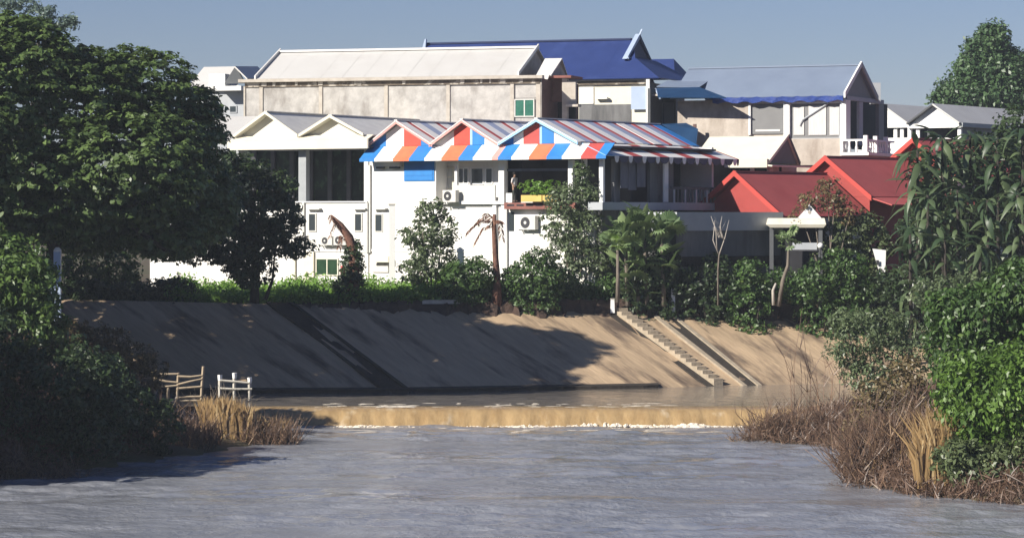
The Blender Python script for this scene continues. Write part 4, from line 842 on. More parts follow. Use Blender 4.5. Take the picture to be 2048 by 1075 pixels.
# ------------------------------------------------------------------ plants
def unit(a): return a / np.maximum(np.linalg.norm(a, axis=-1, keepdims=True), 1e-9)
def leaf_mesh(name, C, Nn, size, mat_, parent=None, loc=None, aspect=.5, rnd=None, T=None):
    n = len(C); C = np.asarray(C, float); size = np.broadcast_to(size, (n,))[:, None]
    t = RNG.normal(size=(n, 3)) if T is None else T; t = unit(t - (t * Nn).sum(-1, keepdims=True) * Nn); b = np.cross(Nn, t)
    V = np.empty((n, 4, 3)); V[:, 0] = C - t * size * .5; V[:, 2] = C + t * size * .5 - Nn * size * .12
    V[:, 1] = C + b * size * aspect * .5 + Nn * size * .08; V[:, 3] = C - b * size * aspect * .5 + Nn * size * .08
    off = np.array(ORG[parent.name] if parent else (loc or (0, 0, 0)))
    me = bpy.data.meshes.new(name); me.vertices.add(4 * n); me.vertices.foreach_set('co', (V - off).reshape(-1))
    me.loops.add(4 * n); me.loops.foreach_set('vertex_index', np.arange(4 * n, dtype=np.int32)); me.polygons.add(n)
    me.polygons.foreach_set('loop_start', np.arange(0, 4 * n, 4, dtype=np.int32)); me.update(calc_edges=True)
    at = me.attributes.new('rnd', 'FLOAT', 'POINT'); rv = RNG.random(n) if rnd is None else rnd
    at.data.foreach_set('value', np.repeat(rv, 4).astype(np.float32)); me.materials.append(mat_)
    return link(name, me, parent, None if parent else loc)
def lobe_px(px, py, D, rx, rz, ry=None, dd=0.0):
    s = D / F; c = P(px, py, D); return (np.array((c.x, D + dd, c.z)), np.array((rx * s, (ry if ry else (rx + rz) * .5 * s), rz * s)))
def clump_points(lobes, n, inner=.25):
    w = np.array([(r[0] * r[2] + r[0] * r[1] + r[1] * r[2]) for c, r in lobes]); pick = RNG.choice(len(lobes), n * 2, p=w / w.sum())
    d = unit(RNG.normal(size=(n * 2, 3))); k = np.where(RNG.random(n * 2) < inner, RNG.uniform(.35, .85, n * 2), RNG.uniform(.85, 1.06, n * 2))
    Cc = np.array([l[0] for l in lobes])[pick]; Rr = np.array([l[1] for l in lobes])[pick]
    p = Cc + d * Rr * k[:, None]; keep = np.ones(n * 2, bool)
    for i, (c, r) in enumerate(lobes):
        q = (((p - c) / r) ** 2).sum(-1); keep &= ~((q < .55) & (pick != i))
    nrm = unit(d / Rr); return p[keep][:n], nrm[keep][:n]
def foliage(name, lobes, n, per, cr, leaf, mat_, parent, flat=.55, up=.55, rand=.6, aspect=.5, inner=.25, droop=0.0):
    p, nr = clump_points(lobes, n, inner); n = len(p)
    q = unit(RNG.normal(size=(n, per, 3))) * (RNG.random((n, per, 1)) ** .45) * cr * RNG.uniform(.6, 1.35, (n, 1, 1)); q[..., 2] *= flat
    C = p[:, None] + q; C[..., 2] -= (q[..., 0] ** 2 + q[..., 1] ** 2) * .35 / cr
    N_ = unit(nr[:, None] * .6 + q / cr * .5 + np.array((0, 0, up)) + RNG.normal(size=(n, per, 3)) * rand)
    sz = leaf * RNG.uniform(.6, 1.35, n * per); rv = np.clip(np.repeat(RNG.random(n), per) * .55 + RNG.random(n * per) * .45, 0, 1)
    T = None
    if droop: T = np.repeat(nr, per, 0) * .6 + np.array((0, 0, -droop)) + RNG.normal(size=(n * per, 3)) * .5
    return leaf_mesh(name, C.reshape(-1, 3), N_.reshape(-1, 3), sz, mat_, parent, None, aspect, rv, T)
def ground_at(x, y): return max(gz(x, y), -.05)
def plant(name, label, cat, px, D, group=None, dx=0):
    x = (px - CX) * D / F; return thing(name, (x, D, ground_at(x, D)), label, cat, group)
def trunk(root, path, rad, m, name='trunk', k=7): return MB().tube(path, rad, k).build(name, m, root, smooth=True)
def bush(name, label, px, D, lobes, n, mat_, leaf=.22, per=18, cr=.4, group=None, stem=None, cat='bush', rand=.7, droop=0.0, flat=.7, aspect=.5, inner=.3, up=.45, smat=None):
    r = plant(name, label, cat, px, D, group); L = [lobe_px(*l[:2], l[4] if len(l) > 4 else D, l[2], l[3]) for l in lobes]
    if cat == 'bush':
        xs_l = [c[0] - q[0] for c, q in L] + [c[0] + q[0] for c, q in L]; zlo = min(c[2] - q[2] * .3 for c, q in L); g0 = r.location.z - .1
        if zlo > g0: L = L + [(np.array(((min(xs_l) + max(xs_l)) / 2, D, (zlo + g0) / 2)), np.array(((max(xs_l) - min(xs_l)) * .42, .9, max(.35, (zlo - g0) * .62))))]; n = int(n * 1.3)
    foliage('foliage', L, n, per, cr, leaf, mat_, r, rand=rand, droop=droop, flat=flat, aspect=aspect, inner=inner, up=up)
    b = Vector(r.location)
    for c, q in L[:stem if stem is not None else 3]:
        e = Vector(c) + Vector((0, 0, q[2] * .2)); mid = b.lerp(e, .5) + Vector((random.uniform(-.2, .2), random.uniform(-.2, .2), 0))
        trunk(r, [b - Vector((0, 0, .3)), mid, e], [.07, .05, .02], smat or M['bark'], 'stem', 5)
    return r

# ---- the broad tree on the left, its dark neighbour, and the tall thin one behind ----------------
D0 = 147
r = plant('rain_tree', 'huge dark green broad-crowned tree overhanging the shaded bank', 'tree', 108, D0)
lob = [(-90, 250, 210, 200), (30, 165, 140, 135), (150, 215, 140, 125), (275, 205, 125, 110), (370, 265, 80, 105), (255, 330, 165, 120), (95, 340, 175, 140), (345, 385, 105, 95), (-110, 410, 200, 110), (180, 430, 150, 65), (20, 70, 90, 45), (410, 400, 65, 90), (330, 470, 80, 45), (200, 465, 70, 35), (130, 280, 190, 160), (300, 300, 120, 130), (215, 150, 80, 55), (-130, 280, 150, 160)]
LB = [lobe_px(a, b, D0 + (-1, 0, 1, 3, 4, 0, 0, 4, 0, 2, 1, 5, 2, 3, 5, 4, 3, 7)[i_], c, d, max(c, d) * 1.05 * D0 / F) for i_, (a, b, c, d) in enumerate(lob)]
foliage('crown', LB, 5600, 28, .52, .32, M['l_rain'], r, flat=.3, up=.85, rand=.38, aspect=.6, inner=.3)
zb_ = r.location.z
tk_ = [P(108, 600, D0), P(102, 540, D0), P(106, 490, D0), P(135, 445, D0), P(185, 400, D0 - .5), P(230, 330, D0)]
trunk(r, tk_, [.42, .36, .34, .30, .24, .12], M['bark'])
for a in ([P(106, 490, D0), P(70, 440, D0), P(20, 380, D0 + 1), P(-40, 300, D0)], [P(150, 430, D0), P(230, 425, D0), P(320, 400, D0 + 1), P(380, 330, D0)], [P(135, 445, D0), P(110, 360, D0 + 1), P(90, 240, D0)], [P(230, 425, D0), P(290, 470, D0), P(330, 500, D0 + .5)]):
    trunk(r, a, [.2, .15, .1, .05][:len(a)], M['bark'], 'limb', 6)
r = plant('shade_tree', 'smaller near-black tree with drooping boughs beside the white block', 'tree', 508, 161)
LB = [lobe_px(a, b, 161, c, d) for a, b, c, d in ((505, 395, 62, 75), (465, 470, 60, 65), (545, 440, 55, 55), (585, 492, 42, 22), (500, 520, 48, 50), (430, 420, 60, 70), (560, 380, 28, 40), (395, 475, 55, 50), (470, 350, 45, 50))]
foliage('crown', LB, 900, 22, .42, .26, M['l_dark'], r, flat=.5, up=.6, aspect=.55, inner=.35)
trunk(r, [P(508, 606, 161), P(512, 540, 161), P(505, 460, 161), P(510, 380, 161)], [.28, .22, .15, .06], M['bark'])
for a in ([P(512, 520, 161), P(560, 480, 161), P(600, 500, 160.5)], [P(508, 500, 161), P(460, 450, 161), P(430, 410, 161)], [P(530, 600, 161), P(545, 560, 161), P(550, 500, 161)]): trunk(r, a, [.12, .08, .03], M['bark'], 'limb', 5)
r = plant('tall_thin_tree', 'pale wispy treetop rising behind the huge left-hand tree', 'tree', 90, 200)
LB = [lobe_px(a, b, 200, c, d) for a, b, c, d in ((98, 22, 16, 16), (140, 42, 16, 14), (120, 50, 14, 10), (20, 6, 35, 14), (60, 12, 20, 14), (88, 50, 18, 20))]
foliage('crown', LB, 150, 12, .5, .3, M['l_pale'], r, inner=.5)
trunk(r, [P(60, 600, 200), P(60, 300, 200), P(75, 90, 200), P(98, 18, 200)], [.35, .25, .12, .03], M['bark_grey'])
trunk(r, [P(72, 110, 200), P(120, 60, 200), P(142, 40, 200)], [.08, .05, .02], M['bark_grey'], 'limb', 5)
# a tree just outside the picture whose shade falls over the near left bank
for bx_, by_, lab in ((-27.5, 111, 'low broad tree outside the picture on the near left bank, closest to the camera'), (-33.5, 157, 'broad tree outside the picture left of the huge tree')):
    r = thing('bank_tree', (bx_, by_, 5), lab, 'tree', 'trees beyond the left edge of the picture')
    if by_ < 120: LB = [(np.array((bx_, by_, 7.5)), np.array((3.2, 5, 2.4))), (np.array((bx_ - 2, by_ + 3, 7)), np.array((3, 4, 2.4)))]
    else: LB = [(np.array((bx_, by_, 12)), np.array((6, 6, 4.5))), (np.array((bx_ + 3, by_ - 4, 9.5)), np.array((4, 4.5, 4))), (np.array((bx_ - 2, by_ + 4, 12.5)), np.array((5, 5, 4))), (np.array((bx_, by_, 7.5)), np.array((4.5, 4.5, 2.5)))]
    foliage('crown', LB, 800, 20, .8, .55, M['l_rain'], r, inner=.4); trunk(r, [(bx_, by_, 4), (bx_, by_, 8), (bx_ + .3, by_, 8.5)], [.3, .2, .1], M['bark'])

# ---- right-hand background tree ----------------------------------------------------------------
r = plant('conical_tree', 'tall full green tree behind the far white roofs', 'tree', 1985, 262)
LB = [lobe_px(a, b, 262, c, d) for a, b, c, d in ((1984, 70, 26, 26), (1975, 100, 42, 34), (1955, 135, 44, 32), (2005, 145, 56, 46), (1925, 178, 46, 26), (2050, 170, 60, 50), (1985, 190, 90, 30), (1895, 195, 26, 14))]
foliage('crown', LB, 1100, 24, .8, .42, M['l_far'], r, flat=.75, inner=.35, rand=.85)
trunk(r, [P(1990, 540, 262), P(1988, 300, 262), P(1980, 80, 262)], [.5, .35, .1], M['bark'])

# ---- far treeline that closes the horizon ---------------------------------------------------------
xs = RNG.uniform(-260, 260, 9000); hh = 10 + 2.2 * np.sin(xs * .07) + 1.6 * np.sin(xs * .19 + 1)
C = np.stack([xs, 380 + RNG.uniform(-8, 8, 9000), GROUND_Z + hh * RNG.random(9000) ** .7], -1)
tag(leaf_mesh('treeline', C, unit(RNG.normal(size=(9000, 3)) * .7 + np.array((-.4, -.5, .8))), RNG.uniform(1.2, 2.6, 9000), M['l_far'], None, (0, 380, GROUND_Z), .7), 'far line of trees closing the horizon', 'treeline', None, 'stuff')

# ---- grass and undergrowth ------------------------------------------------------------------------
def cover(name, label, pts, hfun, n, per, mat_, leaf, kindcat, spread=.28, up=.9, asp=.42):
    xy = pts(n); z = terrain(xy[:, 0], xy[:, 1]); ok = z > -.1; xy, z = xy[ok], z[ok]; n = len(xy); h = hfun(xy[:, 0], xy[:, 1]) * RNG.uniform(.5, 1.15, n)
    C = np.repeat(np.stack([xy[:, 0], xy[:, 1], z], -1), per, 0); k = RNG.random(n * per)
    C += np.stack([RNG.normal(size=n * per) * spread, RNG.normal(size=n * per) * spread, np.repeat(h, per) * k], -1)
    Nn = unit(RNG.normal(size=(n * per, 3)) * .7 + np.array((-.25, -.4, up))); T = RNG.normal(size=(n * per, 3)) * .6 + np.array((0, 0, .8))
    return tag(leaf_mesh(name, C, Nn, leaf * RNG.uniform(.6, 1.4, n * per), mat_, None, (float(xy[0, 0]), float(xy[0, 1]), float(z[0])), asp, np.clip(np.repeat(RNG.random(n), per) * .5 + RNG.random(n * per) * .5, 0, 1), T), label, kindcat, None, 'stuff')
def strip(px0, px1, d0, d1, foff=None):
    def f(n):
        px = RNG.uniform(px0, px1, n); x_ = (px - CX) * 171 / F; lo = np.interp(x_, HX, HD) + .5 if foff is None else np.full(n, d0)
        D = lo + RNG.random(n) ** 1.3 * (d1 - d0); return np.stack([(px - CX) * D / F, D], -1)
    return f
cover('grass', 'lush bright green grass and weeds in front of the white houses', strip(340, 935, 0, 9), lambda x, y: .55 + .5 * np.abs(np.sin(x * .9) * np.cos(x * .37 + 1)) + .06 * (y - 166), 2600, 14, M['l_grass'], .26, 'grass')
cover('undergrowth', 'low dark green undergrowth along the bank top right of the stairs', strip(900, 2100, 0, 6), lambda x, y: .9 + .9 * np.abs(np.sin(x * .7) * np.sin(x * .23 + 1)), 4200, 16, M['l_mid'], .24, 'undergrowth')
cover('ground_cover', 'dark weeds on the ground under the huge tree', strip(-250, 400, 0, 9), lambda x, y: .35 + .4 * np.abs(np.sin(x * .8 + 2)), 1800, 12, M['l_dark'], .24, 'undergrowth')
def left_pts(n):
    y = RNG.uniform(100, 154, n); return np.stack([np.interp(y, *LW) - np.interp(y, [115, 124, 128], [.2, 1.5, 6.5]) - RNG.random(n) ** 1.2 * 12, y], -1)
def right_pts(n):
    y = RNG.uniform(96, 146, n); return np.stack([np.interp(y, *RW) + np.interp(y, [104, 110, 130], [.2, .4, .6]) + RNG.random(n) ** 1.2 * 12, y], -1)
cover('bank_scrub', 'dark mixed scrub covering the near left bank', left_pts, lambda x, y: .5 + .4 * np.abs(np.sin(x + y)), 3200, 16, M['l_drybrown'], .6, 'undergrowth', up=.1, asp=.06)
cover('bank_weeds', 'dry brownish weeds covering the near right bank', right_pts, lambda x, y: .3 + .25 * np.abs(np.sin(x + y)), 5200, 18, M['l_drybrown'], .7, 'undergrowth', up=.1, asp=.055)

# ---- dry twigs and reeds -----------------------------------------------------------------------------
def blades(root, px0, px1, D, dspread, h0, h1, n, mat_, w=.035, lean=.25, name='reed_blades', base=None):
    V, Fc, rv = [], [], []
    for i in range(n):
        px = random.uniform(px0, px1); d = D + random.uniform(-dspread, dspread); x = (px - CX) * d / F; z = ground_at(x, d) - .1 if base is None else base
        h = random.uniform(h0, h1) * (1 - .35 * abs((px - (px0 + px1) / 2) / (px1 - px0 + 1e-6)) ** 2); a = random.uniform(0, 6.283); L = random.uniform(.2, 1) * lean * h
        dx, dy = math.cos(a), math.sin(a) * .6; k = len(V); wx = w * random.uniform(.6, 1.4)
        V += [(x - wx, d, z), (x + wx, d, z), (x + dx * L * .3 + wx, d + dy * L * .3, z + h * .6), (x + dx * L * .3 - wx, d + dy * L * .3, z + h * .6), (x + dx * L, d + dy * L, z + h - L * .25)]
        Fc += [(k, k + 1, k + 2, k + 3), (k + 3, k + 2, k + 4)]; rv += [random.random()] * 5
    me = bpy.data.meshes.new(name); off = ORG[root.name]; me.from_pydata([(v[0] - off.x, v[1] - off.y, v[2] - off.z) for v in V], [], Fc)
    me.attributes.new('rnd', 'FLOAT', 'POINT').data.foreach_set('value', rv); me.materials.append(mat_); return link(name, me, root)
def twigs(root, px0, px1, D, dspread, h0, h1, n, mat_, r0=.03, spread=.6, kids=4, name='twigs', bend=0.0, base=None):
    m = MB(); rv = []
    for i in range(n):
        px = random.uniform(px0, px1); d = D + random.uniform(-dspread, dspread); x = (px - CX) * d / F
        p = Vector((x, d, (ground_at(x, d) if base is None else base) - .15)); h = random.uniform(h0, h1); s = Vector((random.gauss(bend, spread), random.gauss(0, spread * .7), 1)).normalized()
        path = [p]
        for q in range(3): s = (s + Vector((random.gauss(0, .18), random.gauss(0, .18), .05))).normalized(); path.append(path[-1] + s * h / 3)
        k0 = len(m.v); m.tube(path, [r0, r0 * .8, r0 * .55, r0 * .25], 3, False)
        for q in range(kids):
            b = path[random.choice((1, 1, 2, 2, 3))]; e = (s + Vector((random.gauss(0, .6), random.gauss(0, .5), random.gauss(.1, .4)))).normalized(); l = h * random.uniform(.2, .5)
            m.tube([b, b + e * l * .5, b + e * l + Vector((0, 0, random.gauss(0, .08)))], [r0 * .55, r0 * .4, r0 * .15], 3, False)
        rv += [random.random()] * (len(m.v) - k0)
    o = m.build(name, mat_, root); o.data.attributes.new('rnd', 'FLOAT', 'POINT').data.foreach_set('value', rv); return o

# left bank, from near to far
G_L = 'bushes on the near left bank'
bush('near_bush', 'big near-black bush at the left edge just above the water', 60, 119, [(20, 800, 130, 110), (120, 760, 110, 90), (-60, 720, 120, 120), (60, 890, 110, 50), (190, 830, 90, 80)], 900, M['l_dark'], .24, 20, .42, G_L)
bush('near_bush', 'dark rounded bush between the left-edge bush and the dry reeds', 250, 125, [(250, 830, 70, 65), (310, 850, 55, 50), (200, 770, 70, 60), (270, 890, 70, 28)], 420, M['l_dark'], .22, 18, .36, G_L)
bush('leafy_bush', 'sunlit mid-green bush at the left edge below the huge tree', 50, 131, [(30, 570, 85, 60), (75, 640, 60, 60), (-40, 620, 90, 90), (20, 690, 80, 50), (100, 690, 35, 40)], 700, M['l_fresh'], .28, 18, .38, G_L, droop=.5)
bush('leafy_bush', 'yellow-green leafy shrub beside the pale pillar', 40, 134.5, [(40, 520, 50, 45), (-10, 500, 60, 50), (80, 545, 30, 30)], 280, M['l_fresh'], .28, 16, .34, G_L)
bush('brown_scrub', 'dry brown scrub on the shaded slope above the broken fence', 220, 138, [(200, 680, 60, 28), (260, 710, 50, 25), (160, 665, 35, 25), (310, 735, 30, 16)], 260, M['l_dryolive'], .2, 14, .3, G_L, smat=M['bark_grey'])
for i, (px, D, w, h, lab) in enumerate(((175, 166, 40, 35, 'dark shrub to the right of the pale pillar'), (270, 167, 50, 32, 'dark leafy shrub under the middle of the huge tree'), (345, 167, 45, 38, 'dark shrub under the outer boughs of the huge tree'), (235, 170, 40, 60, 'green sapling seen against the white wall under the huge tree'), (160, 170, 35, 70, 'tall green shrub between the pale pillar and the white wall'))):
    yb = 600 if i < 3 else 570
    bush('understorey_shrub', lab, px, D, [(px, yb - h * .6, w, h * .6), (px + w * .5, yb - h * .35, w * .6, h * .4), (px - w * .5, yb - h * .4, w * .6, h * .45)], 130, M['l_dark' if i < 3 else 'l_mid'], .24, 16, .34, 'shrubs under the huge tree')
r = plant('dry_reeds', 'clump of straw-yellow dry reeds at the water by the weir', 'reeds', 455, 134)
blades(r, 405, 500, 133.5, 1.2, 1.2, 2.2, 650, M['l_dry'], .055, .3)
r = plant('dry_thicket', 'low red-brown thicket of dead twigs beside the yellow reeds', 'thicket', 540, 133)
twigs(r, 480, 600, 132.5, .9, .6, 1.5, 260, M['l_drybrown'], .022, .55, 4); blades(r, 480, 575, 133.5, .6, .8, 1.6, 160, M['l_dry'], .03, .4, 'dry_blades')
r = plant('dead_brush', 'tangle of brown dead brush between the dark bush and the yellow reeds', 'thicket', 370, 130)
twigs(r, 310, 430, 129, 1.5, .7, 1.7, 240, M['l_drybrown'], .022, .6, 4); blades(r, 320, 440, 131, 1.0, .6, 1.3, 160, M['l_drybrown'], .03, .5, 'dry_blades')
r = plant('dead_brush', 'dead brown brush at the left edge of the water', 'thicket', 60, 115.5); twigs(r, -40, 170, 115.5, .6, .4, 1.0, 160, M['l_drybrown'], .02, .7, 4)
r = plant('bleached_brush', 'tangle of bleached twigs between the broken fence and the white-topped railing', 'thicket', 425, 148); twigs(r, 400, 470, 148, .4, .8, 1.8, 60, M['bark_grey'], .03, .6, 4)
r = plant('bleached_brush', 'pale bleached branches below the broken fence', 'thicket', 360, 141); twigs(r, 285, 420, 141, .8, .5, 1.3, 70, M['bark_pale'], .035, .9, 3)

# right bank, from near to far
G_R = 'bushes on the near right bank'
bush('bright_bush', 'bright green bush hanging low over the water at the right edge', 1980, 109, [(1975, 800, 75, 90), (2050, 780, 90, 100), (1925, 770, 50, 60), (2010, 890, 70, 50), (1930, 850, 40, 60)], 360, M['l_bright'], .24, 24, .6, G_R, droop=.7, rand=.75, inner=.45, flat=.9)
bush('creeper_bush', 'mid-green bush draped in creepers above the bright one at the right edge', 1960, 118, [(1960, 640, 90, 70), (2050, 600, 90, 80), (1900, 700, 50, 60), (1990, 710, 90, 50), (1890, 620, 40, 40)], 720, M['l_mid'], .24, 18, .36, G_R, droop=.4)
bush('grey_willow', 'grey-green willow-like shrub leaning over the water beside the red-brown twigs', 1750, 129, [(1740, 660, 70, 45), (1700, 690, 45, 40), (1790, 700, 50, 50), (1745, 740, 60, 45), (1690, 640, 30, 25), (1800, 640, 25, 20)], 420, M['l_greygreen'], .2, 16, .34, G_R, droop=.3, stem=6, smat=M['bark_grey'], aspect=.35, cat='shrub', inner=.4)
bush('dark_bush', 'dark green bush low over the water under the bright green bush', 2000, 107.5, [(1985, 935, 75, 45), (2055, 930, 75, 60), (1915, 915, 40, 40), (1960, 975, 60, 22)], 420, M['l_olive'], .22, 16, .34, G_R)
r = plant('dry_reeds', 'clump of straw-brown dry reeds hanging at the right waterside', 'reeds', 1870, 109.5); blades(r, 1835, 1905, 109, .9, 1.8, 3.4, 420, M['l_dry'], .04, .4)
r = plant('dry_thicket', 'broad brown dry thicket at the right waterside', 'thicket', 1780, 114.5)
twigs(r, 1695, 1860, 114, 1.3, 1.0, 2.8, 600, M['l_drybrown'], .024, .65, 5); blades(r, 1700, 1850, 115, 1.4, 1.0, 2.6, 700, M['l_drybrown'], .035, .6, 'dry_blades')
blades(r, 1740, 1830, 113.5, .8, .6, 1.4, 140, M['l_dry'], .03, .7, 'straw')
bush('dry_bush', 'brownish olive bush between the grey willow and the dry thicket', 1790, 118, [(1770, 800, 60, 45), (1830, 830, 40, 60), (1810, 760, 45, 45), (1730, 850, 40, 35)], 300, M['l_dryolive'], .18, 14, .32, G_R)
r = plant('red_twig_thicket', 'leafless red-brown twigs standing in the water at the right end of the weir', 'thicket', 1590, 135)
twigs(r, 1500, 1690, 134.5, .8, .6, 1.9, 330, M['l_drybrown'], .026, .6, 5, base=0.0); twigs(r, 1470, 1560, 134, .4, .3, .9, 90, M['l_drybrown'], .02, .9, 4, base=0.0, bend=-.5)
r = plant('bare_saplings', 'thin bare saplings rising above the red-brown twigs', 'sapling', 1625, 136)
twigs(r, 1590, 1720, 136, .6, 2.6, 4.4, 16, M['l_drybrown'], .03, .12, 7, name='saplings')
r = plant('waterside_twigs', 'sparse twigs trailing in the water in front of the dry thicket', 'twigs', 1720, 113); twigs(r, 1680, 1760, 112, .5, .3, .7, 40, M['l_drybrown'], .02, 1.0, 3, base=0.0)

# ---- plants along the bank top ----------------------------------------------------------------------
G_B = 'plants along the top of the bank'
bush('fruit_tree', 'leafy young tree in front of the white house below the blue shutter', 860, 170, [(862, 420, 28, 26), (845, 470, 34, 36), (885, 460, 30, 32), (865, 520, 46, 36), (835, 540, 34, 34), (895, 530, 30, 30), (815, 470, 16, 14)], 330, M['l_greygreen'], .24, 15, .32, G_B, stem=6, cat='tree', smat=M['bark_grey'])
bush('hedge_bush', 'dense dark green bush between the young tree and the dead palm trunk', 935, 169, [(930, 555, 46, 38), (960, 545, 30, 32), (905, 570, 34, 28)], 240, M['l_mid'], .22, 16, .32, G_B)
bush('hedge_bush', 'dense green bush just right of the dead palm trunk', 1065, 169.5, [(1065, 550, 44, 40), (1035, 560, 32, 30), (1095, 560, 34, 36), (1075, 520, 28, 24)], 260, M['l_mid'], .22, 16, .32, G_B)
bush('garden_tree', 'grey-green bushy tree in front of the open veranda', 1145, 173, [(1130, 400, 40, 34), (1165, 400, 34, 36), (1120, 450, 40, 40), (1175, 460, 40, 44), (1140, 510, 46, 40), (1195, 510, 30, 40), (1165, 350, 16, 20)], 460, M['l_greygreen'], .22, 15, .3, G_B, stem=6, cat='tree', smat=M['bark_grey'])
bush('hedge_bush', 'dark bush below the fan palm at the head of the stairs', 1290, 172, [(1290, 560, 50, 36), (1330, 540, 34, 40), (1265, 580, 30, 24)], 240, M['l_dark'], .24, 16, .32, G_B)
bush('hedge_bush', 'dark bush in front of the stained grey wall', 1420, 172.5, [(1400, 560, 44, 34), (1445, 570, 40, 30), (1370, 575, 34, 30), (1430, 530, 24, 24)], 260, M['l_dark'], .24, 16, .32, G_B)
bush('hedge_bush', 'fresh green bush between the grey wall and the small papaya tree', 1505, 172, [(1500, 550, 34, 36), (1525, 575, 30, 30), (1480, 580, 28, 26)], 210, M['l_mid'], .24, 16, .32, G_B)
bush('hedge_bush', 'broad green bush in front of the little gate pavilion', 1650, 172.5, [(1640, 555, 46, 38), (1690, 545, 44, 44), (1610, 580, 36, 28), (1720, 575, 36, 30), (1670, 520, 30, 24)], 420, M['l_mid'], .24, 16, .34, G_B)
bush('hedge_bush', 'olive bush against the red-roofed houses', 1690, 176, [(1680, 470, 44, 34), (1725, 460, 44, 36), (1755, 490, 34, 34), (1650, 495, 28, 26)], 320, M['l_olive'], .24, 15, .34, G_B)
bush('hedge_bush', 'dark bush under the banana plants by the white marker post', 1790, 171.5, [(1780, 570, 44, 34), (1830, 560, 44, 40), (1870, 585, 50, 34)], 260, M['l_dark'], .24, 16, .34, G_B)
bush('dry_tree', 'brownish half-dry tree in front of the red roofs', 1655, 175, [(1655, 375, 26, 22), (1625, 400, 30, 22), (1670, 405, 26, 26), (1600, 425, 24, 16), (1700, 425, 30, 20)], 150, M['l_dryolive'], .2, 12, .3, G_B, stem=5, cat='tree', smat=M['bark_grey'], inner=.5)
bush('bank_bush', 'grey-green bush on the slope at the right end of the bank', 1880, 160, [(1870, 585, 50, 28), (1930, 580, 60, 40)], 200, M['l_greygreen'], .22, 15, .32, G_B)

# the leaning dead palm wrapped in vines, and the straight dead palm
r = plant('dead_palm', 'dead leaning palm stump wrapped in dark vines, its top bent over', 'tree', 700, 168)
trunk(r, [P(700, 615, 168), P(706, 560, 168), P(708, 510, 168), P(698, 475, 168), P(680, 450, 168), P(662, 430, 168)], [.42, .36, .3, .26, .2, .05], M['bark_red'])
foliage('vines', [lobe_px(697, 578, 168, 32, 34), lobe_px(704, 535, 168, 21, 36), lobe_px(707, 500, 168, 15, 22)], 260, 14, .26, .2, M['l_dark'], r, inner=.2)
def frond(root, pts, mat_, n=40, l=.5, droop=.7, name='frond'):
    pts = [Vector(p) for p in pts]; C, T = [], []
    for i in range(n):
        t = i / (n - 1) * (len(pts) - 1); k = min(int(t), len(pts) - 2); p = pts[k].lerp(pts[k + 1], t - k); d = (pts[k + 1] - pts[k]).normalized()
        s = d.cross(Vector((0, 0, 1))).normalized()
        for q in (-1, 1): e = (s * q * .7 + d * .6 - Vector((0, 0, droop))).normalized(); C.append(p + e * l * .45); T.append(e)
    C, T = np.array(C), np.array(T); Nn = unit(np.cross(T, RNG.normal(size=T.shape)))
    return leaf_mesh(name, C, Nn, l, mat_, root, None, .14, None, T)
for pts in ([P(690, 465, 168), P(670, 445, 168), P(660, 470, 167.8)], [P(684, 455, 168), P(660, 428, 168), P(664, 440, 167.5)], [P(700, 480, 168), P(682, 470, 168), P(678, 495, 167.8)]): frond(r, pts, M['l_dead'], 26, .4)
r = plant('dead_palm', 'straight dead palm trunk with brown fronds drooping to its left', 'tree', 993, 169)
trunk(r, [P(993, 612, 169), P(994, 560, 169), P(990, 500, 169), P(988, 450, 169), P(989, 428, 169)], [.34, .22, .16, .15, .1], M['bark_red'])
for pts in ([P(988, 440, 169), P(960, 436, 169), P(935, 462, 169)], [P(988, 445, 169), P(965, 455, 169), P(950, 482, 169)], [P(988, 440, 169), P(1000, 440, 168.6), P(1004, 475, 168.4)], [P(988, 436, 169), P(975, 425, 169.4), P(955, 445, 169.8)]): frond(r, pts, M['l_dead'], 26, .5)
# bare pale shrub, papaya
r = plant('bare_shrub', 'leafless white-branched shrub against the grey wall', 'shrub', 1437, 171)
trunk(r, [P(1436, 610, 171), P(1436, 540, 171), P(1438, 510, 171)], [.06, .05, .045], M['bark_grey'], 'stem', 5)
for pts in ([P(1438, 510, 171), P(1426, 480, 171), P(1430, 440, 171)], [P(1438, 510, 171), P(1450, 475, 171), P(1458, 440, 171)], [P(1434, 500, 171), P(1432, 460, 171), P(1422, 432, 171)], [P(1448, 480, 171), P(1440, 455, 171), P(1444, 432, 171)]): trunk(r, pts, [.04, .028, .01], M['bark_pale'], 'branch', 5)
twigs(r, 1428, 1448, 171, .2, .6, 1.1, 8, M['bark_pale'], .012, .5, 3, base=ZP(470, 171))

# ---- plants with big single leaves: bananas, fan palms, papaya ---------------------------------------
def banana_leaf_mesh(name, L, Wd, droop, mat_, lift=.55, seg=7):
    V, Fc, rv = [], [], []; h = random.random()
    for i in range(seg + 1):
        t = i / seg; x = L * t * (1 - .12 * droop * t); z = L * (lift * t - droop * t * t); w = Wd * (math.sin(math.pi * min(1, max(0, (t - .12) / .88)) ** .8) * .5 + (.03 if t < .2 else .01))
        tw = .12 * math.sin(t * 9 + h * 6)
        V += [(x, -w, z - w * .35 + tw * w), (x, 0, z), (x, w, z - w * .35 - tw * w)]; rv += [h] * 3
        if i: k = 3 * i; Fc += [(k - 3, k - 2, k + 1, k), (k - 2, k - 1, k + 2, k + 1)]
    me = bpy.data.meshes.new(name); me.from_pydata(V, [], Fc); me.attributes.new('rnd', 'FLOAT', 'POINT').data.foreach_set('value', rv); me.materials.append(mat_)
    me.polygons.foreach_set('use_smooth', [True] * len(me.polygons)); return me
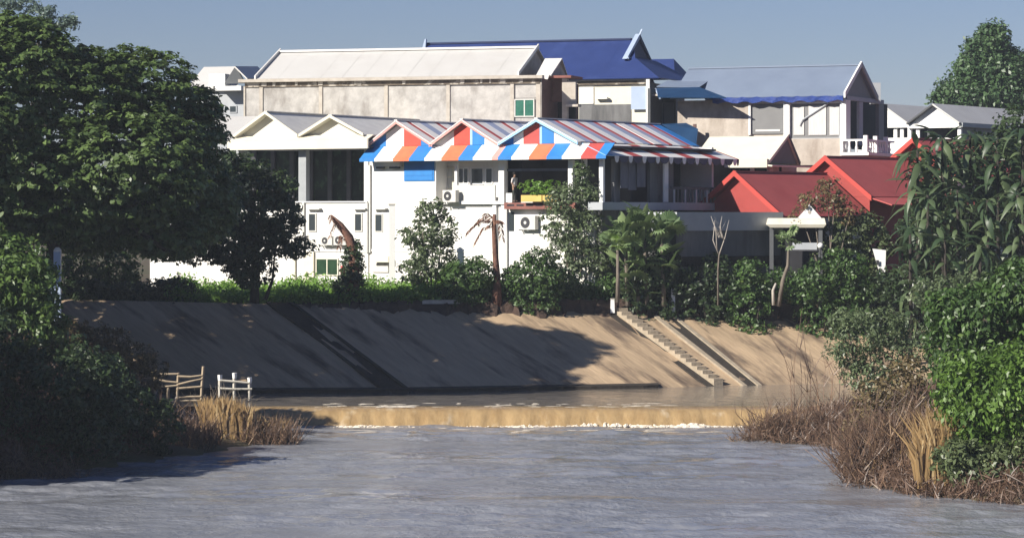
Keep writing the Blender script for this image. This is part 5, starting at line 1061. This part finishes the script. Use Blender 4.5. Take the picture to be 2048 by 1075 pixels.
def fan_leaf_mesh(name, L, R, mat_, nseg=14, arc=4.4):
    V, Fc, rv = [], [], []; h = random.random()
    for a, b in ((-.02, .02),): V += [(0, a, 0), (0, b, 0), (L, b, .05), (L, a, .05)]; Fc.append((0, 1, 2, 3)); rv += [h] * 4
    for i in range(nseg):
        t0 = -arc / 2 + arc * i / nseg; t1 = -arc / 2 + arc * (i + 1) / nseg; tm = (t0 + t1) / 2; k = len(V); rr = R * (1 - .12 * abs(tm / arc * 2))
        V += [(L, 0, .05), (L + rr * .7 * math.cos(t0), rr * .7 * math.sin(t0), .02), (L + rr * math.cos(tm), rr * math.sin(tm), -.12 * R), (L + rr * .7 * math.cos(t1), rr * .7 * math.sin(t1), .02), (L + rr * .6 * math.cos(tm), rr * .6 * math.sin(tm), .08)]
        Fc += [(k, k + 1, k + 4), (k + 1, k + 2, k + 4), (k + 4, k + 2, k + 3), (k, k + 4, k + 3)]; rv += [min(1, max(0, h + random.uniform(-.1, .1)))] * 5
    me = bpy.data.meshes.new(name); me.from_pydata(V, [], Fc); me.attributes.new('rnd', 'FLOAT', 'POINT').data.foreach_set('value', rv); me.materials.append(mat_); return me
BAN = [banana_leaf_mesh('banana_leaf', 1.75, .38, d, M['l_banana'], lf) for d, lf in ((.75, .8), (1.0, .65), (1.25, .55), (.6, .95), (1.1, .85), (1.35, .75))]
PAD = [banana_leaf_mesh('paddle_leaf', 2.1, .6, d, M['l_palm'], lf) for d, lf in ((.25, .75), (.45, .7), (.6, .55))]
FAN = [fan_leaf_mesh('fan_leaf', 1.1, .75, M['l_palm']) for _ in range(3)]; FANL = [fan_leaf_mesh('fan_leaf', .9, .62, M['l_lime']) for _ in range(2)]
PAP = [fan_leaf_mesh('papaya_leaf', .5, .32, M['l_palm'], 7, 5.0) for _ in range(2)]
def put_leaf(root, meshes, p, az, tilt, s, roll=0.0):
    o = link('leaf', random.choice(meshes), root); o.location = Vector(p) - ORG[root.name]
    o.rotation_euler = (roll, -tilt, az); o.scale = (s, s, s); return o
def banana(px, pyt, pyb, D, label, n=11, s=1.0):
    x = (px - CX) * D / F; r = thing('banana_plant', (x, D, ground_at(x, D)), label, 'banana plant', 'banana plants on the bank top')
    top = P(px, pyt, D); trunk(r, [(x, D, r.location.z - .2), (x + .05, D, (r.location.z + top.z) / 2), tuple(top)], [.15, .12, .07], M['bark'], 'pseudostem', 7)
    for k in range(n):
        put_leaf(r, BAN, top + Vector((0, 0, -.25 * random.random() if k < 9 else -(k - 8) * .115)), 2.4 * k + random.uniform(-.3, .3), random.uniform(-.7, .4), s * random.uniform(.65, 1.15), random.uniform(-.4, .4))
for a in ((1835, 300, 590, 172, 'banana plant in front of the highest red roof, leftmost of the tall row'), (1885, 275, 590, 173, 'tall banana plant second from the red roofs'), (1940, 270, 590, 174, 'tall banana plant in the middle of the tall row'), (1995, 280, 590, 173, 'tall banana plant right of the middle of the row'), (2045, 265, 590, 172, 'tall banana plant cut by the right picture edge'),
          (1855, 390, 590, 169, 'shorter banana plant with broad pale leaves beside the leaning board'), (1915, 380, 590, 169.5, 'shorter banana plant below the middle of the tall row'), (1975, 400, 590, 168.5, 'shorter banana plant with a dense drooping crown'), (2035, 390, 590, 168, 'shorter banana plant at the right picture edge'), (1820, 460, 590, 168, 'lowest banana plant close to the white marker post'), (1890, 480, 590, 167.5, 'small banana plant above the creeper bush'), (1960, 490, 590, 167, 'small banana plant half sunk in the creeper bush')):
    banana(*a[:4], a[4], 52, 1.1 if a[1] < 350 else .9)
bush('dark_backing_tree', 'dark leafy tree filling the gaps behind the banana plants', 1960, 178, [(1940, 400, 90, 90), (2030, 380, 80, 110), (1880, 440, 60, 80), (1970, 500, 100, 60), (2040, 270, 50, 60), (1960, 320, 70, 50), (1870, 350, 50, 50), (1830, 480, 40, 60)], 900, M['l_dark'], .34, 16, .5, G_B, stem=5, cat='tree')
r = plant('paddle_palm', 'lush palm clump with broad fan and paddle leaves in front of the shaded side balcony', 'palm', 1275, 170.8)
for px, pyt in ((1250, 465), (1288, 450), (1322, 470), (1270, 510)):
    top = P(px, pyt, 171.5); trunk(r, [P(px + 6, 612, 171.5), P(px + 3, 530, 171.5), top], [.15, .12, .07], M['bark_grey'], 'stem', 7)
    for k in range(30): put_leaf(r, FAN if k % 2 else PAD, top + Vector((0, 0, -.3 * random.random() if k < 12 else -(k - 11) * .17)), 2.4 * k + random.uniform(-.3, .3), random.uniform(-.1, .95), random.uniform(.7, 1.1), random.uniform(-.5, .5))
r = plant('fan_palm', 'small fan palm with a lime-green leaf below the paddle-leaved palm', 'palm', 1235, 170)
top = P(1235, 500, 170); trunk(r, [P(1235, 605, 170), P(1236, 550, 170), top], [.13, .11, .08], M['bark_grey'])
for k in range(11): put_leaf(r, FANL if k < 3 else FAN, top, -1.9 + .25 * k if k < 3 else 2.4 * k, random.uniform(.1, 1.1), random.uniform(.6, .9), random.uniform(-.5, .5))
r = plant('papaya_tree', 'small papaya tree with a bare ringed trunk beside the gate pavilion', 'tree', 1570, 171.5)
top = P(1577, 492, 171.5); trunk(r, [P(1556, 612, 171.5), P(1566, 560, 171.5), P(1576, 530, 171.5), top], [.15, .12, .1, .06], M['bark_grey'])
for k in range(15): put_leaf(r, PAP, top + Vector((0, 0, .5 * random.random())), 2.4 * k, random.uniform(-.3, 1.1), random.uniform(.9, 1.3), random.uniform(-.6, .6))
trunk(r, [P(1547, 610, 171.3), P(1546, 580, 171.3), P(1552, 566, 171.3)], [.1, .09, .06], M['bark_pale'], 'root_sucker', 6)
# ------------------------------------------------------------------ small things
# pale pillar under the huge tree
x, d = (118 - CX) * 146 / F, 145.5; zb0 = gz(x, d)
r = thing('pale_pillar', (x, d, zb0), 'pale blue-white painted pillar with rounded top under the huge tree', 'pillar')
zt_ = ZP(503, d); MB().box(x - .17, x + .17, d - .17, d + .17, zb0 - .3, zt_).build('shaft', M['bluewhite'], r)
MB().tube([(x, d, zt_), (x, d, zt_ + .1), (x, d, zt_ + .22)], [.2, .19, .08], 10).build('cap', M['white_clean'], r)
MB().hexa([(x - .55, d - .1, zb0 - .3), (x - .22, d - .1, zb0 - .3), (x - .22, d + .12, zb0 - .3), (x - .55, d + .12, zb0 - .3)], [(x - .34, d - .1, zt_ - .9), (x - .24, d - .1, zt_ - .9), (x - .24, d + .12, zt_ - .9), (x - .34, d + .12, zt_ - .9)]).build('buttress', M['bluewhite'], r)
MB().box(x - .2, x + .65, d - .3, d + .3, zb0 - .4, zb0 + .12).build('plinth', M['white_kerb'], r)
# white pole in front of the two white houses
D_ = 176; p = G(784, D_); r = thing('white_pole', (p.x, D_, GROUND_Z), 'square white pole standing in front of the white houses', 'pole')
MB().box(p.x - .17, p.x + .17, D_ - .17, D_ + .17, GROUND_Z - .3, ZP(410, D_)).build('shaft', M['white_clean'], r); MB().box(p.x - .21, p.x + .21, D_ - .21, D_ + .21, ZP(410, D_), ZP(407, D_)).build('cap', M['white_kerb'], r)
# broken wooden fence by the left end of the weir
def wpost(root, a, b, w=.07, name='rail', m='wood_pale'):
    a, b = Vector(a), Vector(b); mid = a.lerp(b, .5) + Vector((random.gauss(0, .02), random.gauss(0, .02), random.gauss(0, .02))); MB().tube([a, mid, b], [w, w * .9, w * .8], 5).build(name, M[m], root)
D_ = 147.5; r = thing('broken_fence', (G(360, D_).x, D_, gz(G(360, D_).x, D_)), 'broken bleached wooden fence frame at the left end of the weir', 'fence')
for a, b in ((( 309, 745), (310, 775)), ((357, 745), (355, 812)), ((407, 732), (402, 815)), ((337, 772), (338, 808))): wpost(r, P(a[0], a[1], D_), P(b[0], b[1] + 12, D_), .085, 'post')
for a, b in (((309, 748), (357, 747)), ((357, 752), (405, 750)), ((309, 773), (356, 770)), ((357, 776), (404, 772)), ((310, 757), (356, 764)), ((357, 768), (404, 757)), ((338, 803), (402, 800)), ((356, 795), (402, 792))): wpost(r, P(*a, D_ - .06), P(*b, D_ - .06), .06)
D_ = 149; r = thing('jetty_rail', (G(470, D_).x, D_, gz(G(470, D_).x, D_)), 'small white-topped railing at the water beside the broken fence', 'railing')
for a, y0 in ((469, 748), (499, 757), (440, 752)): wpost(r, P(a, y0, D_), P(a, 800, D_), .1, 'post', 'white_kerb'); wpost(r, P(a, y0 - 3, D_ - .02), P(a, y0 + 8, D_ - .02), .13, 'post_cap', 'white_clean')
for a, b in (((440, 760), (499, 765)), ((440, 776), (504, 777))): wpost(r, P(*a, D_ - .1), P(*b, D_ - .1), .06, 'rail', 'white_kerb')
# planters with flowers on the veranda edge, hanging plant
v_ = .25; zb_ = S.Z(404, S.U(1075, v_), v_)
r = thing('planter', S.pt(S.U(1075, v_), v_, zb_), 'long yellow planter full of green plants on the veranda edge', 'planter')
for a, b in ((1042, 1083), (1085, 1112)): pb('trough', M['yellow'], r, S, a, b, 390, 403, v_ - .2, .4)
um, ul = S.U(1078, v_), 1.4
foliage('plants', [(np.array(S.pt(um + q, v_, zb_ + .85)), np.array((.55, .35, .42))) for q in (-.9, -.3, .3, .9)], 70, 14, .2, .16, M['l_grass'], r)
v_ = .3; c_ = S.pt(S.U(1165, v_), v_, S.Z(350, 15, v_))
r = thing('hanging_vine', S.pt(S.U(1165, v_), v_, zs2), 'leafy vine climbing the veranda post at the corner of the striped roof', 'plant')
foliage('leaves', [(np.array(c_) + np.array((.1 * q, 0, -.5 * q)), np.array((.35, .25, .4))) for q in (-1, 0, 1, 2)], 45, 12, .2, .2, M['l_palm'], r); trunk(r, [S.pt(S.U(1165, v_), v_, zs2), c_, c_ + Vector((0, 0, 1))], [.04, .03, .02], M['bark'], 'stem', 5)

# the person on the veranda
v_ = .62; u_ = S.U(1029, v_); zf = zs2 + .02; base = S.pt(u_, v_, zf)
r = thing('person', base, 'person in a white shirt standing at the veranda edge beside the planter', 'person')
bm = bpy.data.meshes.new('body')
J = [(0, 0, .92), (0, .0, 1.15), (0, .01, 1.36), (0, 0, 1.46), (0, -.03, 1.54), (0, -.02, 1.66),      # pelvis, waist, chest, neck, head
     (-.10, 0, .86), (-.11, -.02, .48), (-.11, .02, .07), (-.11, -.13, .03), (.10, 0, .86), (.11, -.03, .48), (.11, .02, .07), (.11, -.13, .03),
     (-.19, 0, 1.38), (-.24, .03, 1.10), (-.20, -.14, .92), (-.18, -.22, .88), (.19, 0, 1.38), (.24, .03, 1.10), (.20, -.14, .92), (.18, -.22, .88)]
Ed = [(0, 1), (1, 2), (2, 3), (3, 4), (4, 5), (0, 6), (6, 7), (7, 8), (8, 9), (0, 10), (10, 11), (11, 12), (12, 13), (2, 14), (14, 15), (15, 16), (16, 17), (2, 18), (18, 19), (19, 20), (20, 21)]
Rd = [.14, .13, .15, .055, .085, .075, .095, .065, .042, .035, .095, .065, .042, .035, .06, .048, .034, .022, .06, .048, .034, .022]
bm.from_pydata(J, Ed, []); bo = bpy.data.objects.new('skeleton', bm); COL.objects.link(bo); mo = bo.modifiers.new('s', 'SKIN'); sd = bo.modifiers.new('d', 'SUBSURF'); sd.levels = 2
for i, q in enumerate(Rd): bm.skin_vertices[0].data[i].radius = (q, q * .85)
bm.skin_vertices[0].data[0].use_root = True
dg = bpy.context.evaluated_depsgraph_get(); dg.update(); me = bpy.data.meshes.new_from_object(bo.evaluated_get(dg)); bpy.data.objects.remove(bo)
for m_ in ('skin', 'shirt', 'trousers'): me.materials.append(M[m_])
for f_ in me.polygons:
    c = f_.center; f_.material_index = 0 if c.z > 1.43 or (c.z < 1.13 and abs(c.x) > .15 and c.z > .7) or c.z < .06 else (1 if c.z > .93 else 2); f_.use_smooth = True
link('body', me, r).rotation_euler = (0, 0, math.radians(50))
hd = MB(); hd.tube([(0, .01, 1.60), (0, .015, 1.68), (0, .01, 1.73), (0, 0, 1.755)], [.093, .098, .075, .02], 10)
me = bpy.data.meshes.new('hair'); me.from_pydata(hd.v, [], hd.f); me.materials.append(M['hair']); link('hair', me, r).rotation_euler = (0, 0, math.radians(50))

# ------------------------------------------------------------------ thin afternoon haze in the air
hz_ = MB().box(-5100, 5100, -700, 9100, -2.6, 40).build('haze', M['ground'])
hz_.data.materials.clear(); hm = bpy.data.materials.new('thin_haze'); hm.use_nodes = True; ht = hm.node_tree; ht.nodes.clear()
ho = nd(ht, 'ShaderNodeOutputMaterial'); hv_ = nd(ht, 'ShaderNodeVolumePrincipled'); hv_.inputs['Color'].default_value = (.78, .87, 1, 1); hv_.inputs['Density'].default_value = .00022
ht.links.new(hv_.outputs[0], ho.inputs['Volume']); hz_.data.materials.append(hm)
tag(hz_, 'thin pale haze in the air over the river', 'haze', None, 'stuff')
